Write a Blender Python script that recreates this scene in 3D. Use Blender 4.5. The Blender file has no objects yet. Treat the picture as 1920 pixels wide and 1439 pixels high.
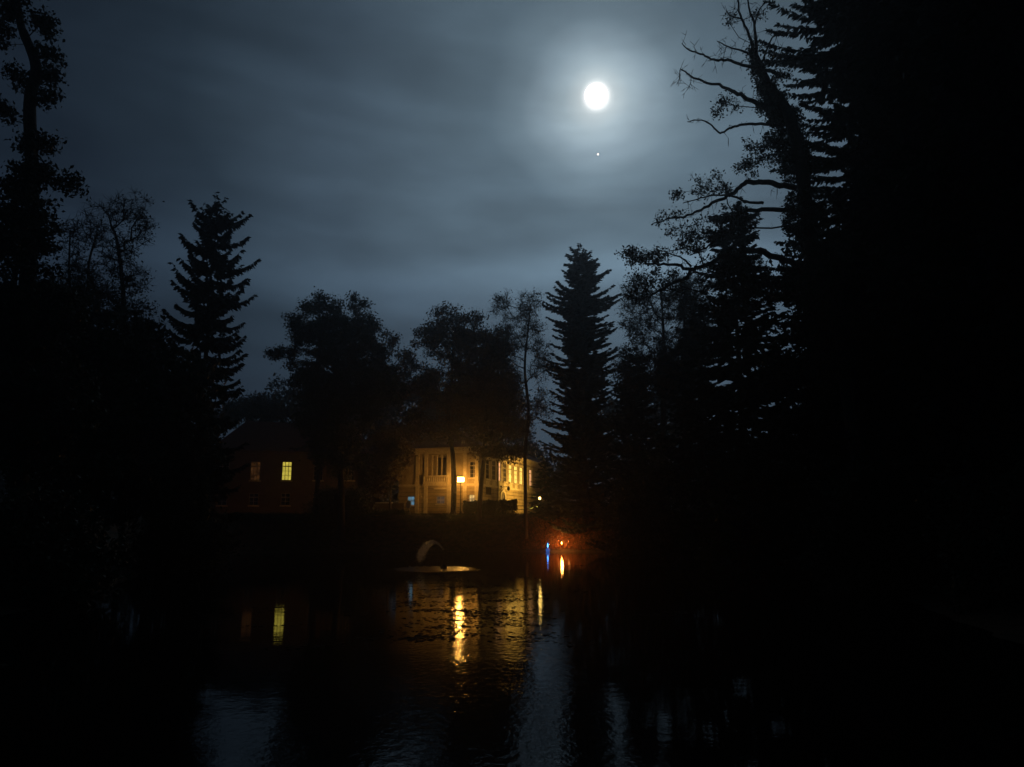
import bpy, math, random
import numpy as np
from mathutils import Vector

SC = bpy.context.scene
COL = SC.collection
R = math.radians
F = 1440.0                      # focal length in photograph pixels
PITCH = math.atan((980 - 719.5) / F)
CAM_Z = 2.6
CP, SP = math.cos(PITCH), math.sin(PITCH)


def ray(px, py):
    x = (px - 960) / F
    y = (719.5 - py) / F
    return np.array([x, CP - y * SP, SP + y * CP])


def P(px, py, D):               # photograph pixel -> world point at distance D
    d = ray(px, py)
    return np.array([0, 0, CAM_Z]) + d * (D / d[1])


# ------------------------------------------------------------------ camera
cam_d = bpy.data.cameras.new('camera')
cam = bpy.data.objects.new('camera', cam_d)
COL.objects.link(cam)
cam.location = (0, 0, CAM_Z)
cam.rotation_euler = (math.pi / 2 + PITCH, 0, 0)
cam_d.sensor_width = 36
cam_d.lens = F / 1920 * 36
cam_d.clip_start = 0.1
cam_d.clip_end = 8000
SC.camera = cam

SC.view_settings.view_transform = 'Standard'
SC.view_settings.look = 'None'
SC.view_settings.exposure = 0
SC.view_settings.gamma = 1
SC.cycles.use_denoising = True
SC.cycles.max_bounces = 6
SC.cycles.transparent_max_bounces = 24
SC.cycles.volume_bounces = 0
SC.cycles.sample_clamp_indirect = 3

# ------------------------------------------------------------------ world: moonlit thin cloud
MOON = ray(1118, 179)
MOON = MOON / np.linalg.norm(MOON)
moon_el = math.asin(MOON[2])
moon_az = math.atan2(MOON[0], MOON[1])
W = bpy.data.worlds.new("World")
SC.world = W
W.use_nodes = True
nt = W.node_tree
nt.nodes.clear()
N = lambda t: nt.nodes.new(t)
L = lambda a, b: nt.links.new(a, b)


def wmath(op, a, b=None, clamp=False):
    m = N('ShaderNodeMath')
    m.operation = op
    m.use_clamp = clamp
    for i, v in enumerate((a, b)):
        if v is None:
            continue
        if isinstance(v, (int, float)):
            m.inputs[i].default_value = v
        else:
            L(v, m.inputs[i])
    return m.outputs[0]


tc = N('ShaderNodeTexCoord')
nrm = N('ShaderNodeVectorMath'); nrm.operation = 'NORMALIZE'
L(tc.outputs['Generated'], nrm.inputs[0])
# soft warp so the aureole is uneven, as through cloud
wn = N('ShaderNodeTexNoise'); wn.inputs['Scale'].default_value = 3.2; wn.inputs['Detail'].default_value = 2
wm = N('ShaderNodeMapping'); wm.inputs['Scale'].default_value = (1, 1, 2.6)
L(nrm.outputs[0], wm.inputs['Vector']); L(wm.outputs[0], wn.inputs['Vector'])
ws = N('ShaderNodeVectorMath'); ws.operation = 'SUBTRACT'; ws.inputs[1].default_value = (.5, .5, .5)
L(wn.outputs['Color'], ws.inputs[0])
wsc = N('ShaderNodeVectorMath'); wsc.operation = 'SCALE'; wsc.inputs['Scale'].default_value = 0.15
L(ws.outputs[0], wsc.inputs[0])
# angle to the moon
dt = N('ShaderNodeVectorMath'); dt.operation = 'DOT_PRODUCT'; dt.inputs[1].default_value = tuple(MOON)
L(nrm.outputs[0], dt.inputs[0])
ang = wmath('ARCCOSINE', wmath('MINIMUM', dt.outputs['Value'], 0.999999))
sub = N('ShaderNodeVectorMath'); sub.operation = 'ADD'
L(nrm.outputs[0], sub.inputs[0]); L(wsc.outputs[0], sub.inputs[1])
sub2 = N('ShaderNodeVectorMath'); sub2.operation = 'SUBTRACT'; sub2.inputs[1].default_value = tuple(MOON)
L(sub.outputs[0], sub2.inputs[0])
ln = N('ShaderNodeVectorMath'); ln.operation = 'LENGTH'
L(sub2.outputs[0], ln.inputs[0])
angw = ln.outputs['Value']
# blend: unwarped close to the moon, warped further out
mixa = N('ShaderNodeMix'); mixa.data_type = 'FLOAT'
L(wmath('DIVIDE', ang, 0.20, clamp=True), mixa.inputs[0]); L(ang, mixa.inputs[2]); L(angw, mixa.inputs[3])
ramp = N('ShaderNodeValToRGB')
L(wmath('DIVIDE', mixa.outputs[0], 1.0), ramp.inputs[0])
stops = [(0.0, (1, 1, 1)), (0.0148, (.98, 1.0, 1.0)), (0.0180, (.60, .66, .68)), (0.024, (.41, .48, .51)), (0.042, (.27, .345, .39)), (0.065, (.175, .235, .28)),
         (0.095, (.102, .147, .182)), (0.14, (.064, .098, .127)), (0.22, (.050, .077, .102)),
         (0.34, (.029, .046, .065)), (0.48, (.012, .0205, .031)), (0.62, (.0055, .0095, .016)), (1.0, (.002, .004, .007))]
cr = ramp.color_ramp
cr.interpolation = 'LINEAR'
while len(cr.elements) < len(stops):
    cr.elements.new(0.5)
for e, (p, c) in zip(cr.elements, stops):
    e.position = p
    e.color = (*c, 1)
# streaky cloud
cm = N('ShaderNodeMapping'); cm.inputs['Scale'].default_value = (1.0, 1.0, 5.5)
cm.inputs['Rotation'].default_value = (0, R(4), 0)
L(nrm.outputs[0], cm.inputs['Vector'])
cn = N('ShaderNodeTexNoise'); cn.inputs['Scale'].default_value = 2.6; cn.inputs['Detail'].default_value = 4
cn.inputs['Roughness'].default_value = .48; cn.inputs['Distortion'].default_value = .5
L(cm.outputs[0], cn.inputs['Vector'])
cmr = N('ShaderNodeMapRange'); cmr.inputs[1].default_value = .3; cmr.inputs[2].default_value = .72
cmr.inputs[3].default_value = .80; cmr.inputs[4].default_value = 1.20
L(cn.outputs['Fac'], cmr.inputs[0])
# brighter low band of cloud
sep = N('ShaderNodeSeparateXYZ'); L(nrm.outputs[0], sep.inputs[0])
band = wmath('SUBTRACT', sep.outputs['Z'], 0.305)
wob = wmath('MULTIPLY', wmath('SUBTRACT', wn.outputs['Fac'], .5), .10)
band = wmath('ADD', band, wob)
band = wmath('POWER', 2.718, wmath('MULTIPLY', wmath('MULTIPLY', band, band), -900.0))
lowf = N('ShaderNodeMapRange'); lowf.inputs[1].default_value = 0.12; lowf.inputs[2].default_value = 0.62
lowf.inputs[3].default_value = 1.42; lowf.inputs[4].default_value = .80
L(sep.outputs['Z'], lowf.inputs[0])
fn = N('ShaderNodeTexNoise'); fn.inputs['Scale'].default_value = 11; fn.inputs['Detail'].default_value = 5; fn.inputs['Roughness'].default_value = .55
fm = N('ShaderNodeMapping'); fm.inputs['Scale'].default_value = (1, 1, 2.4); fm.inputs['Rotation'].default_value = (0, R(-9), 0)
L(nrm.outputs[0], fm.inputs['Vector']); L(fm.outputs[0], fn.inputs['Vector'])
fac = wmath('ADD', wmath('MULTIPLY', cmr.outputs[0], lowf.outputs[0]), wmath('MULTIPLY', band, .80))
fac = wmath('MULTIPLY', fac, wmath('ADD', wmath('MULTIPLY', fn.outputs['Fac'], .42), .79))
vm = N('ShaderNodeVectorMath'); vm.operation = 'SCALE'
L(ramp.outputs[0], vm.inputs[0]); L(fac, vm.inputs['Scale'])
bg = N('ShaderNodeBackground'); L(vm.outputs[0], bg.inputs[0]); bg.inputs[1].default_value = 1.6
sky = N('ShaderNodeTexSky'); sky.sky_type = 'NISHITA'; sky.sun_disc = False
sky.sun_elevation = moon_el; sky.sun_rotation = moon_az
bg2 = N('ShaderNodeBackground'); L(sky.outputs[0], bg2.inputs[0]); bg2.inputs[1].default_value = 0.0004
ad = N('ShaderNodeAddShader'); L(bg.outputs[0], ad.inputs[0]); L(bg2.outputs[0], ad.inputs[1])
out = N('ShaderNodeOutputWorld'); L(ad.outputs[0], out.inputs[0])

sd = bpy.data.lights.new('moonlight', 'SUN')
sd.energy = 0.015
sd.angle = R(2)
sd.color = (.8, .9, 1)
so = bpy.data.objects.new('moonlight', sd)
COL.objects.link(so)
so.location = (30, 60, 80)
so.rotation_euler = Vector(-MOON).to_track_quat('-Z', 'Y').to_euler()


# ------------------------------------------------------------------ helpers
def srgb(*c):
    return tuple((v / 255 / 12.92) if v / 255 < .04045 else ((v / 255 + .055) / 1.055) ** 2.4 for v in c)


def mat(name, c1, c2=None, rough=.8, scale=4.0, bump=0.0, spec=.3, metal=0.0, detail=6, emit=None, es=0):
    m = bpy.data.materials.new(name)
    m.use_nodes = True
    t = m.node_tree
    b = t.nodes['Principled BSDF']
    b.inputs['Roughness'].default_value = rough
    b.inputs['Metallic'].default_value = metal
    b.inputs['Specular IOR Level'].default_value = spec
    if emit:
        b.inputs['Emission Color'].default_value = (*emit, 1)
        b.inputs['Emission Strength'].default_value = es
    tcn = t.nodes.new('ShaderNodeTexCoord')
    n = t.nodes.new('ShaderNodeTexNoise')
    n.inputs['Scale'].default_value = scale
    n.inputs['Detail'].default_value = detail
    t.links.new(tcn.outputs['Object'], n.inputs['Vector'])
    r = t.nodes.new('ShaderNodeValToRGB')
    r.color_ramp.elements[0].position = .32
    r.color_ramp.elements[1].position = .68
    c2 = c2 or tuple(x * .7 for x in c1)
    r.color_ramp.elements[0].color = (*c2, 1)
    r.color_ramp.elements[1].color = (*c1, 1)
    t.links.new(n.outputs['Fac'], r.inputs[0])
    t.links.new(r.outputs[0], b.inputs['Base Color'])
    if bump:
        bn = t.nodes.new('ShaderNodeBump')
        bn.inputs['Strength'].default_value = bump
        bn.inputs['Distance'].default_value = .05
        t.links.new(n.outputs['Fac'], bn.inputs['Height'])
        t.links.new(bn.outputs[0], b.inputs['Normal'])
    return m


def link(name, me, m=None, parent=None):
    o = bpy.data.objects.new(name, me)
    if m is not None:
        me.materials.append(m)
    COL.objects.link(o)
    if parent:
        o.parent = parent
        o.location = -Vector(parent.location)
    return o


def tag(o, label=None, cat=None, group=None, kind=None):
    if label: o['label'] = label
    if cat: o['category'] = cat
    if group: o['group'] = group
    if kind: o['kind'] = kind
    return o


def empty(name, loc, label, cat, group=None):
    o = bpy.data.objects.new(name, None)
    o.empty_display_size = .3
    COL.objects.link(o)
    o.location = tuple(float(v) for v in loc)
    return tag(o, label, cat, group)


def quad_mesh(name, V, Q, smooth=False):
    V = np.asarray(V, dtype=np.float32).reshape(-1, 3)
    Q = np.asarray(Q, dtype=np.int32).reshape(-1, 4)
    me = bpy.data.meshes.new(name)
    me.vertices.add(len(V)); me.vertices.foreach_set('co', V.ravel())
    me.loops.add(len(Q) * 4); me.loops.foreach_set('vertex_index', Q.ravel())
    me.polygons.add(len(Q))
    me.polygons.foreach_set('loop_start', np.arange(0, len(Q) * 4, 4, dtype=np.int32))
    if smooth:
        me.polygons.foreach_set('use_smooth', np.ones(len(Q), dtype=bool))
    me.update(calc_edges=True)
    me.validate()
    return me


class MB:
    """collects boxes, tubes and lathes into one mesh"""
    def __init__(s):
        s.v = []; s.f = []

    def add(s, V, Fs):
        k = len(s.v)
        s.v += [tuple(float(c) for c in p) for p in V]
        s.f += [tuple(i + k for i in f) for f in Fs]
        return s

    def obox(s, c, ux, uy, uz):          # oriented box: centre and three half-axis vectors
        c, ux, uy, uz = (np.array(a, float) for a in (c, ux, uy, uz))
        V = [c + a * ux + b * uy + d * uz for d in (-1, 1) for b in (-1, 1) for a in (-1, 1)]
        if np.dot(np.cross(ux, uy), uz) > 0:
            Fs = [(0, 2, 3, 1), (4, 5, 7, 6), (0, 1, 5, 4), (2, 6, 7, 3), (0, 4, 6, 2), (1, 3, 7, 5)]
        else:
            Fs = [(0, 1, 3, 2), (4, 6, 7, 5), (0, 4, 5, 1), (2, 3, 7, 6), (0, 2, 6, 4), (1, 5, 7, 3)]
        return s.add(V, Fs)

    def box(s, x0, x1, y0, y1, z0, z1):
        return s.obox(((x0 + x1) / 2, (y0 + y1) / 2, (z0 + z1) / 2), ((x1 - x0) / 2, 0, 0), (0, (y1 - y0) / 2, 0), (0, 0, (z1 - z0) / 2))

    def lathe(s, c, prof, n=12):         # prof: (r, z)
        V = []; Fs = []
        for r, z in prof:
            for k in range(n):
                a = 2 * math.pi * k / n
                V.append((c[0] + r * math.cos(a), c[1] + r * math.sin(a), c[2] + z))
        for i in range(len(prof) - 1):
            for k in range(n):
                k2 = (k + 1) % n
                Fs.append((i * n + k, i * n + k2, (i + 1) * n + k2, (i + 1) * n + k))
        Fs.append(tuple(range(n))[::-1])
        Fs.append(tuple((len(prof) - 1) * n + k for k in range(n)))
        return s.add(V, Fs)

    def tube(s, pts, rad, n=7):
        pts = [np.array(p, float) for p in pts]
        if not hasattr(rad, '__len__'):
            rad = [rad] * len(pts)
        V = []; Fs = []
        for i, p in enumerate(pts):
            t = pts[min(i + 1, len(pts) - 1)] - pts[max(i - 1, 0)]
            t /= np.linalg.norm(t) + 1e-9
            a = np.cross(t, (0, 0, 1) if abs(t[2]) < .9 else (1, 0, 0)); a /= np.linalg.norm(a)
            b = np.cross(t, a)
            for k in range(n):
                q = 2 * math.pi * k / n
                V.append(p + rad[i] * (math.cos(q) * a + math.sin(q) * b))
        for i in range(len(pts) - 1):
            for k in range(n):
                k2 = (k + 1) % n
                Fs.append((i * n + k, i * n + k2, (i + 1) * n + k2, (i + 1) * n + k))
        Fs.append(tuple(range(n))[::-1]); Fs.append(tuple((len(pts) - 1) * n + k for k in range(n)))
        return s.add(V, Fs)

    def build(s, name, m, parent=None, smooth=False):
        me = bpy.data.meshes.new(name)
        me.from_pydata(s.v, [], s.f)
        if smooth:
            me.polygons.foreach_set('use_smooth', [True] * len(me.polygons))
        me.update()
        return link(name, me, m, parent)


def frusta(p0, p1, r0, r1, n=5):
    """many cone segments at once"""
    p0, p1 = np.asarray(p0), np.asarray(p1)
    r0, r1 = np.asarray(r0), np.asarray(r1)
    t = p1 - p0
    ln_ = np.linalg.norm(t, axis=1, keepdims=True) + 1e-9
    t = t / ln_
    up = np.where(np.abs(t[:, 2:3]) < .9, np.array([[0, 0, 1.]]), np.array([[1., 0, 0]]))
    a = np.cross(t, up); a /= np.linalg.norm(a, axis=1, keepdims=True)
    b = np.cross(t, a)
    q = np.arange(n) * 2 * math.pi / n
    ring = a[:, None, :] * np.cos(q)[None, :, None] + b[:, None, :] * np.sin(q)[None, :, None]
    ext = t * (np.minimum(r0, r1) * .35)[:, None]
    V = np.concatenate([(p0 - ext)[:, None, :] + ring * r0[:, None, None], (p1 + ext)[:, None, :] + ring * r1[:, None, None]], axis=1)
    m = len(p0)
    k = np.arange(n); k2 = (k + 1) % n
    Fq = np.stack([k, k2, k2 + n, k + n], axis=1)
    Q = (Fq[None] + (np.arange(m) * 2 * n)[:, None, None]).reshape(-1, 4)
    return V.reshape(-1, 3), Q


def leaves(C, size, rng, aspect=.55, flat=0.0, jitter=.4):
    """one bent leaf-shaped quad per centre, turned at random"""
    m = len(C)
    d = rng.normal(size=(m, 3)); d[:, 2] *= (1 - flat); d /= np.linalg.norm(d, axis=1, keepdims=True)
    e = rng.normal(size=(m, 3)); e = np.cross(d, e); e /= np.linalg.norm(e, axis=1, keepdims=True)
    s = size * (1 + jitter * rng.uniform(-1, 1, size=(m, 1)))
    bend = np.cross(d, e) * s * .12
    V = np.stack([C - d * s * .5, C + e * s * aspect * .5 + bend, C + d * s * .5, C - e * s * aspect * .5 + bend], axis=1)
    return V.reshape(-1, 3), np.arange(m * 4).reshape(-1, 4)


# materials of growing things
M_BARK = mat('bark', (.10, .078, .058), (.045, .035, .028), .9, 9, .6)
M_BARK2 = mat('grey_bark', (.14, .12, .10), (.06, .05, .042), .9, 7, .6)
M_LEAF = mat('summer_leaf', (.06, .075, .028), (.035, .045, .02), .6, 1.2)
M_AUT = mat('autumn_leaf', (.16, .10, .035), (.07, .055, .025), .6, .9)
M_NEED = mat('needles', (.032, .05, .03), (.018, .03, .02), .7, 1.5)
M_IVY = mat('ivy', (.03, .045, .02), (.02, .028, .015), .5, 2)
M_HEDGE = mat('hedge_leaf', (.05, .07, .03), (.03, .04, .02), .6, 2)


def grow(trunk, targets, rng, step=.7, pen=.22, bow=.10):
    nodes = [np.array(p, float) for p in trunk]
    par = [-1] + list(range(len(trunk) - 1))
    path = [0.0]
    for i in range(1, len(nodes)):
        path.append(path[-1] + np.linalg.norm(nodes[i] - nodes[i - 1]))
    T0 = len(nodes)
    A = np.array(nodes)
    dmin = np.min(np.linalg.norm(targets[:, None] - A[None], axis=2), axis=1)
    first_ok = max(1, int(T0 * .30))
    tips = []
    buf = np.zeros((len(targets) * 14 + T0 + 10, 3)); buf[:T0] = A
    pb = np.zeros(len(buf)); pb[:T0] = path
    n = T0
    for ti in np.argsort(dmin):
        p = targets[ti]
        d = np.linalg.norm(buf[:n] - p, axis=1)
        down = np.maximum(0, buf[:n, 2] - p[2]) * .6
        c = d + pen * pb[:n] + down
        c[:first_ok] += 50
        j = int(np.argmin(c))
        k = max(1, min(12, int(d[j] / step)))
        off = rng.normal(size=3) * bow * d[j]
        off[2] = -abs(off[2]) * .4
        q0 = buf[j].copy()
        prev = j
        for i in range(1, k + 1):
            s = i / k
            q = q0 + (p - q0) * s + off * math.sin(math.pi * s) + (rng.normal(size=3) * step * .10 if i < k else 0)
            if n >= len(buf):
                break
            buf[n] = q; pb[n] = pb[prev] + np.linalg.norm(q - buf[prev]); par.append(prev); prev = n; n += 1
        tips.append(prev)
    return buf[:n], np.array(par[:n]), T0, tips


def wood(nodes, par, T0, r_base, r_tip, rng, expo=.5):
    n = len(nodes)
    cnt = np.zeros(n)
    has = np.zeros(n, bool); has[par[par >= 0]] = True
    cnt[~has] = 1
    for i in range(n - 1, 0, -1):
        cnt[par[i]] += cnt[i]
    rad = r_tip * np.power(np.maximum(cnt, 1), expo)
    k = r_base / rad[0]
    if k < 1:
        rad = r_tip + (rad - r_tip) * (r_base - r_tip) / max(rad[0] - r_tip, 1e-6)
    t = np.linspace(1, .4, T0) * r_base
    rad[:T0] = np.maximum(rad[:T0], t * .8)
    rad[0] *= 1.5
    i = np.arange(1, n)
    return frusta(nodes[par[i]], nodes[i], np.minimum(rad[par[i]], rad[i] * 1.5), rad[i], 6)


def ground_z(x, y):
    return float(height(np.array([x]), np.array([y]))[0])


def smooth_path(pts, per=5):
    pts = [np.array(p, float) for p in pts]
    o = []
    for i in range(len(pts) - 1):
        p0 = pts[max(i - 1, 0)]; p1 = pts[i]; p2 = pts[i + 1]; p3 = pts[min(i + 2, len(pts) - 1)]
        for k in range(per):
            t = k / per
            o.append(.5 * ((2 * p1) + (-p0 + p2) * t + (2 * p0 - 5 * p1 + 4 * p2 - p3) * t * t + (-p0 + 3 * p1 - 3 * p2 + p3) * t ** 3))
    o.append(pts[-1])
    return o


def broadleaf(name, label, D, trunk_px, blobs, seed, n_t=260, n_leaf=9000, leaf=.3, spread=.55, r_base=.3, r_tip=.012,
              m=None, bark=None, group=None, twigs=0, extra=(), cat='tree', pen=.22):
    """trunk_px: (px, py) from the foot upward; blobs: (px, py, rx, ry, leaf weight, depth offset)"""
    rng = np.random.default_rng(seed)
    k = D / F
    foot = P(trunk_px[0][0], trunk_px[0][1], D)
    foot[2] = ground_z(foot[0], foot[1]) - .1
    tp = [foot] + [P(a[0], a[1], D) + np.array([0, rng.normal() * .3, 0]) for a in trunk_px[1:]]
    trunk = smooth_path(tp, 6)
    T = []; Wt = []
    vol = np.array([max(b[2] * b[3], 20) for b in blobs], float)
    vol /= vol.sum()
    for b, v in zip(blobs, vol):
        c = P(b[0], b[1], D + (b[5] if len(b) > 5 else 0))
        m_ = max(4, int(n_t * v))
        d = rng.normal(size=(m_, 3)); d /= np.linalg.norm(d, axis=1, keepdims=True)
        rr = rng.uniform(0, 1, size=(m_, 1)) ** (1 / 2.4)
        q = c + d * rr * np.array([b[2] * k, b[2] * k * .9, b[3] * k])
        T.append(q); Wt += [b[4] if len(b) > 4 else 1.0] * m_
    T = np.concatenate(T); Wt = np.array(Wt)
    nodes, par, T0, tips = grow(trunk, T, rng, pen=pen)
    root = empty(name, foot, label, cat, group)
    V, Q = wood(nodes, par, T0, r_base, r_tip, rng)
    for pts, r0, r1 in extra:          # hand-laid limbs
        pp = smooth_path([P(*a) for a in pts], 5)
        pp = [p + rng.normal(size=3) * r0 * .20 for p in pp]
        rr = np.linspace(r0, r1, len(pp))
        a, b = frusta(pp[:-1], pp[1:], rr[:-1], rr[1:], 6)
        Q = np.concatenate([Q, b + len(V)]); V = np.concatenate([V, a])
        ns = int(10 + 60 * r0)
        a0 = []; a1 = []
        for _ in range(ns):            # short spurs and hanging twigs
            i_ = int(rng.uniform(.15, 1) * (len(pp) - 1))
            d_ = rng.normal(size=3) * np.array([.6, .6, .8]) + np.array([-.2, 0, -.15])
            e_ = pp[i_] + d_ / np.linalg.norm(d_) * rng.uniform(.10, .42)
            a0.append(pp[i_]); a1.append(e_)
            for _ in range(2):
                a0.append(e_); a1.append(e_ + rng.normal(size=3) * .12 + d_ * .12)
        a, b = frusta(np.array(a0), np.array(a1), np.full(len(a0), .012), np.full(len(a0), .006), 4)
        Q = np.concatenate([Q, b + len(V)]); V = np.concatenate([V, a])
    if twigs:
        src = nodes[T0:]
        idx = rng.integers(0, len(src), twigs)
        p0 = src[idx]
        d = rng.normal(size=(twigs, 3)); d[:, 2] += .35; d /= np.linalg.norm(d, axis=1, keepdims=True)
        l1 = rng.uniform(.35, 1.1, (twigs, 1)) * spread * 1.4
        p1 = p0 + d * l1
        e = rng.normal(size=(twigs, 3)) * .6 + d; e /= np.linalg.norm(e, axis=1, keepdims=True)
        p2 = p1 + e * l1 * .8
        for a0, a1, ra, rb in ((p0, p1, 1.0, .8), (p1, p2, .8, .5)):
            a, b = frusta(a0, a1, np.full(twigs, r_tip * ra), np.full(twigs, r_tip * rb), 3)
            Q = np.concatenate([Q, b + len(V)]); V = np.concatenate([V, a])
    link('trunk', quad_mesh('trunk', V, Q), bark or M_BARK, root)
    if n_leaf:
        pr = Wt / Wt.sum()
        idx = rng.choice(len(T), n_leaf, p=pr)
        C = T[idx] + rng.normal(size=(n_leaf, 3)) * spread * np.array([1, 1, .75])
        V, Q = leaves(C, leaf, rng)
        link('crown', quad_mesh('crown', V, Q), m or M_LEAF, root)
    return root


def conifer(name, label, px, top_py, D, prof, seed, whorl=.55, nb=7, droop=.25, up=.18, twig=.42, dens=15, base_py=None,
            m=None, r_base=.3, group=None, bare_below=0.0, hang=.5, right_bias=None, lump=.18, zj=.16):
    """prof: (py, half width in px) from the top down"""
    rng = np.random.default_rng(seed)
    k = D / F
    foot = P(px, 1000, D)
    foot[2] = ground_z(foot[0], foot[1]) - .1
    top = P(px, top_py, D)
    H = top[2] - foot[2]
    ax = np.array([foot[0], foot[1], 0.])
    zs = [P(px, a, D)[2] for a, b in prof]
    ws_ = [b * k for a, b in prof]
    zs, ws_ = zs[::-1], ws_[::-1]
    root = empty(name, foot, label, 'conifer tree', group)
    tp = [np.array([foot[0] + rng.normal() * .04, foot[1] + rng.normal() * .04, foot[2] + H * t]) for t in np.linspace(0, 1, 9)]
    tr = [r_base * (1 - .97 * t) for t in np.linspace(0, 1, 9)]
    V, Q = frusta(tp[:-1], tp[1:], tr[:-1], tr[1:], 8)
    VB = [V]; QB = [Q]; nb_v = len(V)
    C0 = []; C1 = []; SD = []
    z = foot[2] + bare_below
    lo = max(zs[0], foot[2] + bare_below) if base_py else foot[2] + max(bare_below, .6)
    z = lo
    while z < top[2] - .25:
        r = float(np.interp(z, zs, ws_))
        az0 = rng.uniform(0, 6.28)
        n_here = nb if r > .8 else max(4, nb - 2)
        for b in range(n_here):
            az = az0 + b * 6.283 / n_here + rng.normal() * .25
            Lb = max(.25, r * rng.uniform(.72, 1.12) * (1 + lump * math.sin(z * 1.45 + 3.5 * math.sin(az + seed) + 2 * math.sin(az * 2 + z * .3)) + lump * .6 * math.sin(z * .9 + az * 2 + seed)))
            if rng.uniform() < .10: Lb *= .55
            if right_bias and abs(z - right_bias[0]) < right_bias[1] and math.cos(az) > .5:
                Lb *= right_bias[2]
            ss = np.linspace(0, 1, 7)
            f = (z - lo) / max(top[2] - lo, 1)
            dr = droop * (1.15 - f * 1.3)
            x = ss * Lb
            zz = -dr * x + up * Lb * ss ** 3 + (.12 * Lb * ss if f > .85 else 0)
            pts = np.stack([foot[0] + x * math.cos(az), foot[1] + x * math.sin(az), z + zz + rng.normal() * zj * whorl * 2], axis=1)
            rb = np.linspace(.018 + .008 * Lb, .006, 7)
            a, q = frusta(pts[:-1], pts[1:], rb[:-1], rb[1:], 4)
            VB.append(a); QB.append(q + nb_v); nb_v += len(a)
            n = int(max(10, Lb * dens))
            s = rng.uniform(.06, 1.0, n) ** .8
            pos = np.stack([np.interp(s, ss, pts[:, i]) for i in range(3)], axis=1)
            side = np.array([-math.sin(az), math.cos(az), 0.])
            fw = np.array([math.cos(az), math.sin(az), 0.])
            sg = rng.choice([-1, 1], n)[:, None]
            reach = (twig * (1.25 - .7 * s) * rng.uniform(.6, 1.3, n) * min(1, .45 + Lb * .3))[:, None]
            d = side * sg * rng.uniform(.1, 1, (n, 1)) + fw * rng.uniform(.2, 1, (n, 1))
            d[:, 2] = -hang * rng.uniform(0, 1.1, n) + .15 * (s > .9)
            d /= np.linalg.norm(d, axis=1, keepdims=True)
            C0.append(pos); C1.append(pos + d * reach); SD.append(rng.normal(size=(n, 3)))
        z += whorl * rng.uniform(.75, 1.25) * (1 if z < foot[2] + H * .8 else .7)
    link('trunk', quad_mesh('trunk', np.concatenate(VB), np.concatenate(QB)), M_BARK, root)
    C0, C1, SD = np.concatenate(C0), np.concatenate(C1), np.concatenate(SD)
    d = C1 - C0
    w = np.cross(d, SD); w /= np.linalg.norm(w, axis=1, keepdims=True) + 1e-9
    w *= np.linalg.norm(d, axis=1, keepdims=True) * .20 + .01
    mid = C0 + d * .45
    V = np.stack([C0, mid + w, C1, mid - w], axis=1).reshape(-1, 3)
    link('crown', quad_mesh('crown', V, np.arange(len(V)).reshape(-1, 4)), m or M_NEED, root)
    return root


# ------------------------------------------------------------------ ground and pond
SHORE = smooth_path([(-5, 4.6), (-9.5, 8), (-13, 16), (-15, 26), (-18, 38), (-23, 50), (-26, 60), (-22, 67), (-12, 70), (-3, 70.2),
                     (3, 70.4), (8, 70), (13, 67), (17, 60), (17.5, 48), (15, 34), (12, 22), (9.5, 12), (6.5, 7), (2.5, 4.4), (-2, 4.1), (-5, 4.6)], 5)
SH = np.array(SHORE)[:, :2]


def height(X, Y):
    X = np.asarray(X, float); Y = np.asarray(Y, float)
    pts = np.stack([X, Y], axis=1)
    a = SH[:-1]; b = SH[1:]
    best = np.full(len(pts), 1e9)
    inside = np.zeros(len(pts), bool)
    for p, q in zip(a, b):
        e = q - p
        t = np.clip(((pts - p) @ e) / (e @ e + 1e-12), 0, 1)
        best = np.minimum(best, np.linalg.norm(pts - (p + t[:, None] * e), axis=1))
        if p[1] != q[1]:
            c = ((p[1] > Y) != (q[1] > Y)) & (X < (q[0] - p[0]) * (Y - p[1]) / (q[1] - p[1]) + p[0])
            inside ^= c
    Hh = np.interp(Y, [-5, 2, 20, 45, 62, 400], [1.0, 1.05, 1.8, 2.4, 3.35, 3.5])
    s = np.clip(best / np.interp(Y, [0, 6, 20, 65], [3, 3.5, 6, 6.2]), 0, 1)
    o = Hh * (s * s * (3 - 2 * s)) * .98 + .02
    n = (np.sin(X * .9 + 1.3 * np.sin(Y * .5)) * np.cos(Y * .8 + X * .3) * .10 + np.sin(X * 2.7 + Y * 1.1) * np.sin(Y * 2.3 - X * .7) * .05)
    o = o + n * np.clip(best / 3, 0, 1) * np.interp(Y, [72, 78], [1, .35])
    z = np.where(inside, -np.clip(best * .35, .02, 1.0), o)
    far = np.clip((np.hypot(X, Y - 60) - 130) / 250, 0, 1)
    return z + far * 6


xs = np.unique(np.concatenate([np.arange(-42, 42.1, .7), np.linspace(-420, -42, 34), np.linspace(42, 420, 34)]))
ys = np.unique(np.concatenate([np.arange(-6, 100.1, .7), np.linspace(-180, -6, 16), np.linspace(100, 520, 34)]))
XX, YY = np.meshgrid(xs, ys)
ZZ = height(XX.ravel(), YY.ravel())
V = np.stack([XX.ravel(), YY.ravel(), ZZ], axis=1)
nx = len(xs)
ii, jj = np.meshgrid(np.arange(nx - 1), np.arange(len(ys) - 1))
b0 = (jj * nx + ii).ravel()
Q = np.stack([b0, b0 + 1, b0 + nx + 1, b0 + nx], axis=1)
M_GROUND = mat('leaf_littered_ground', (.13, .085, .045), (.035, .035, .018), .95, 2.2, .8, detail=10)
g = link('ground', quad_mesh('ground', V, Q, True), M_GROUND)
tag(g, kind='structure')

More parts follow.
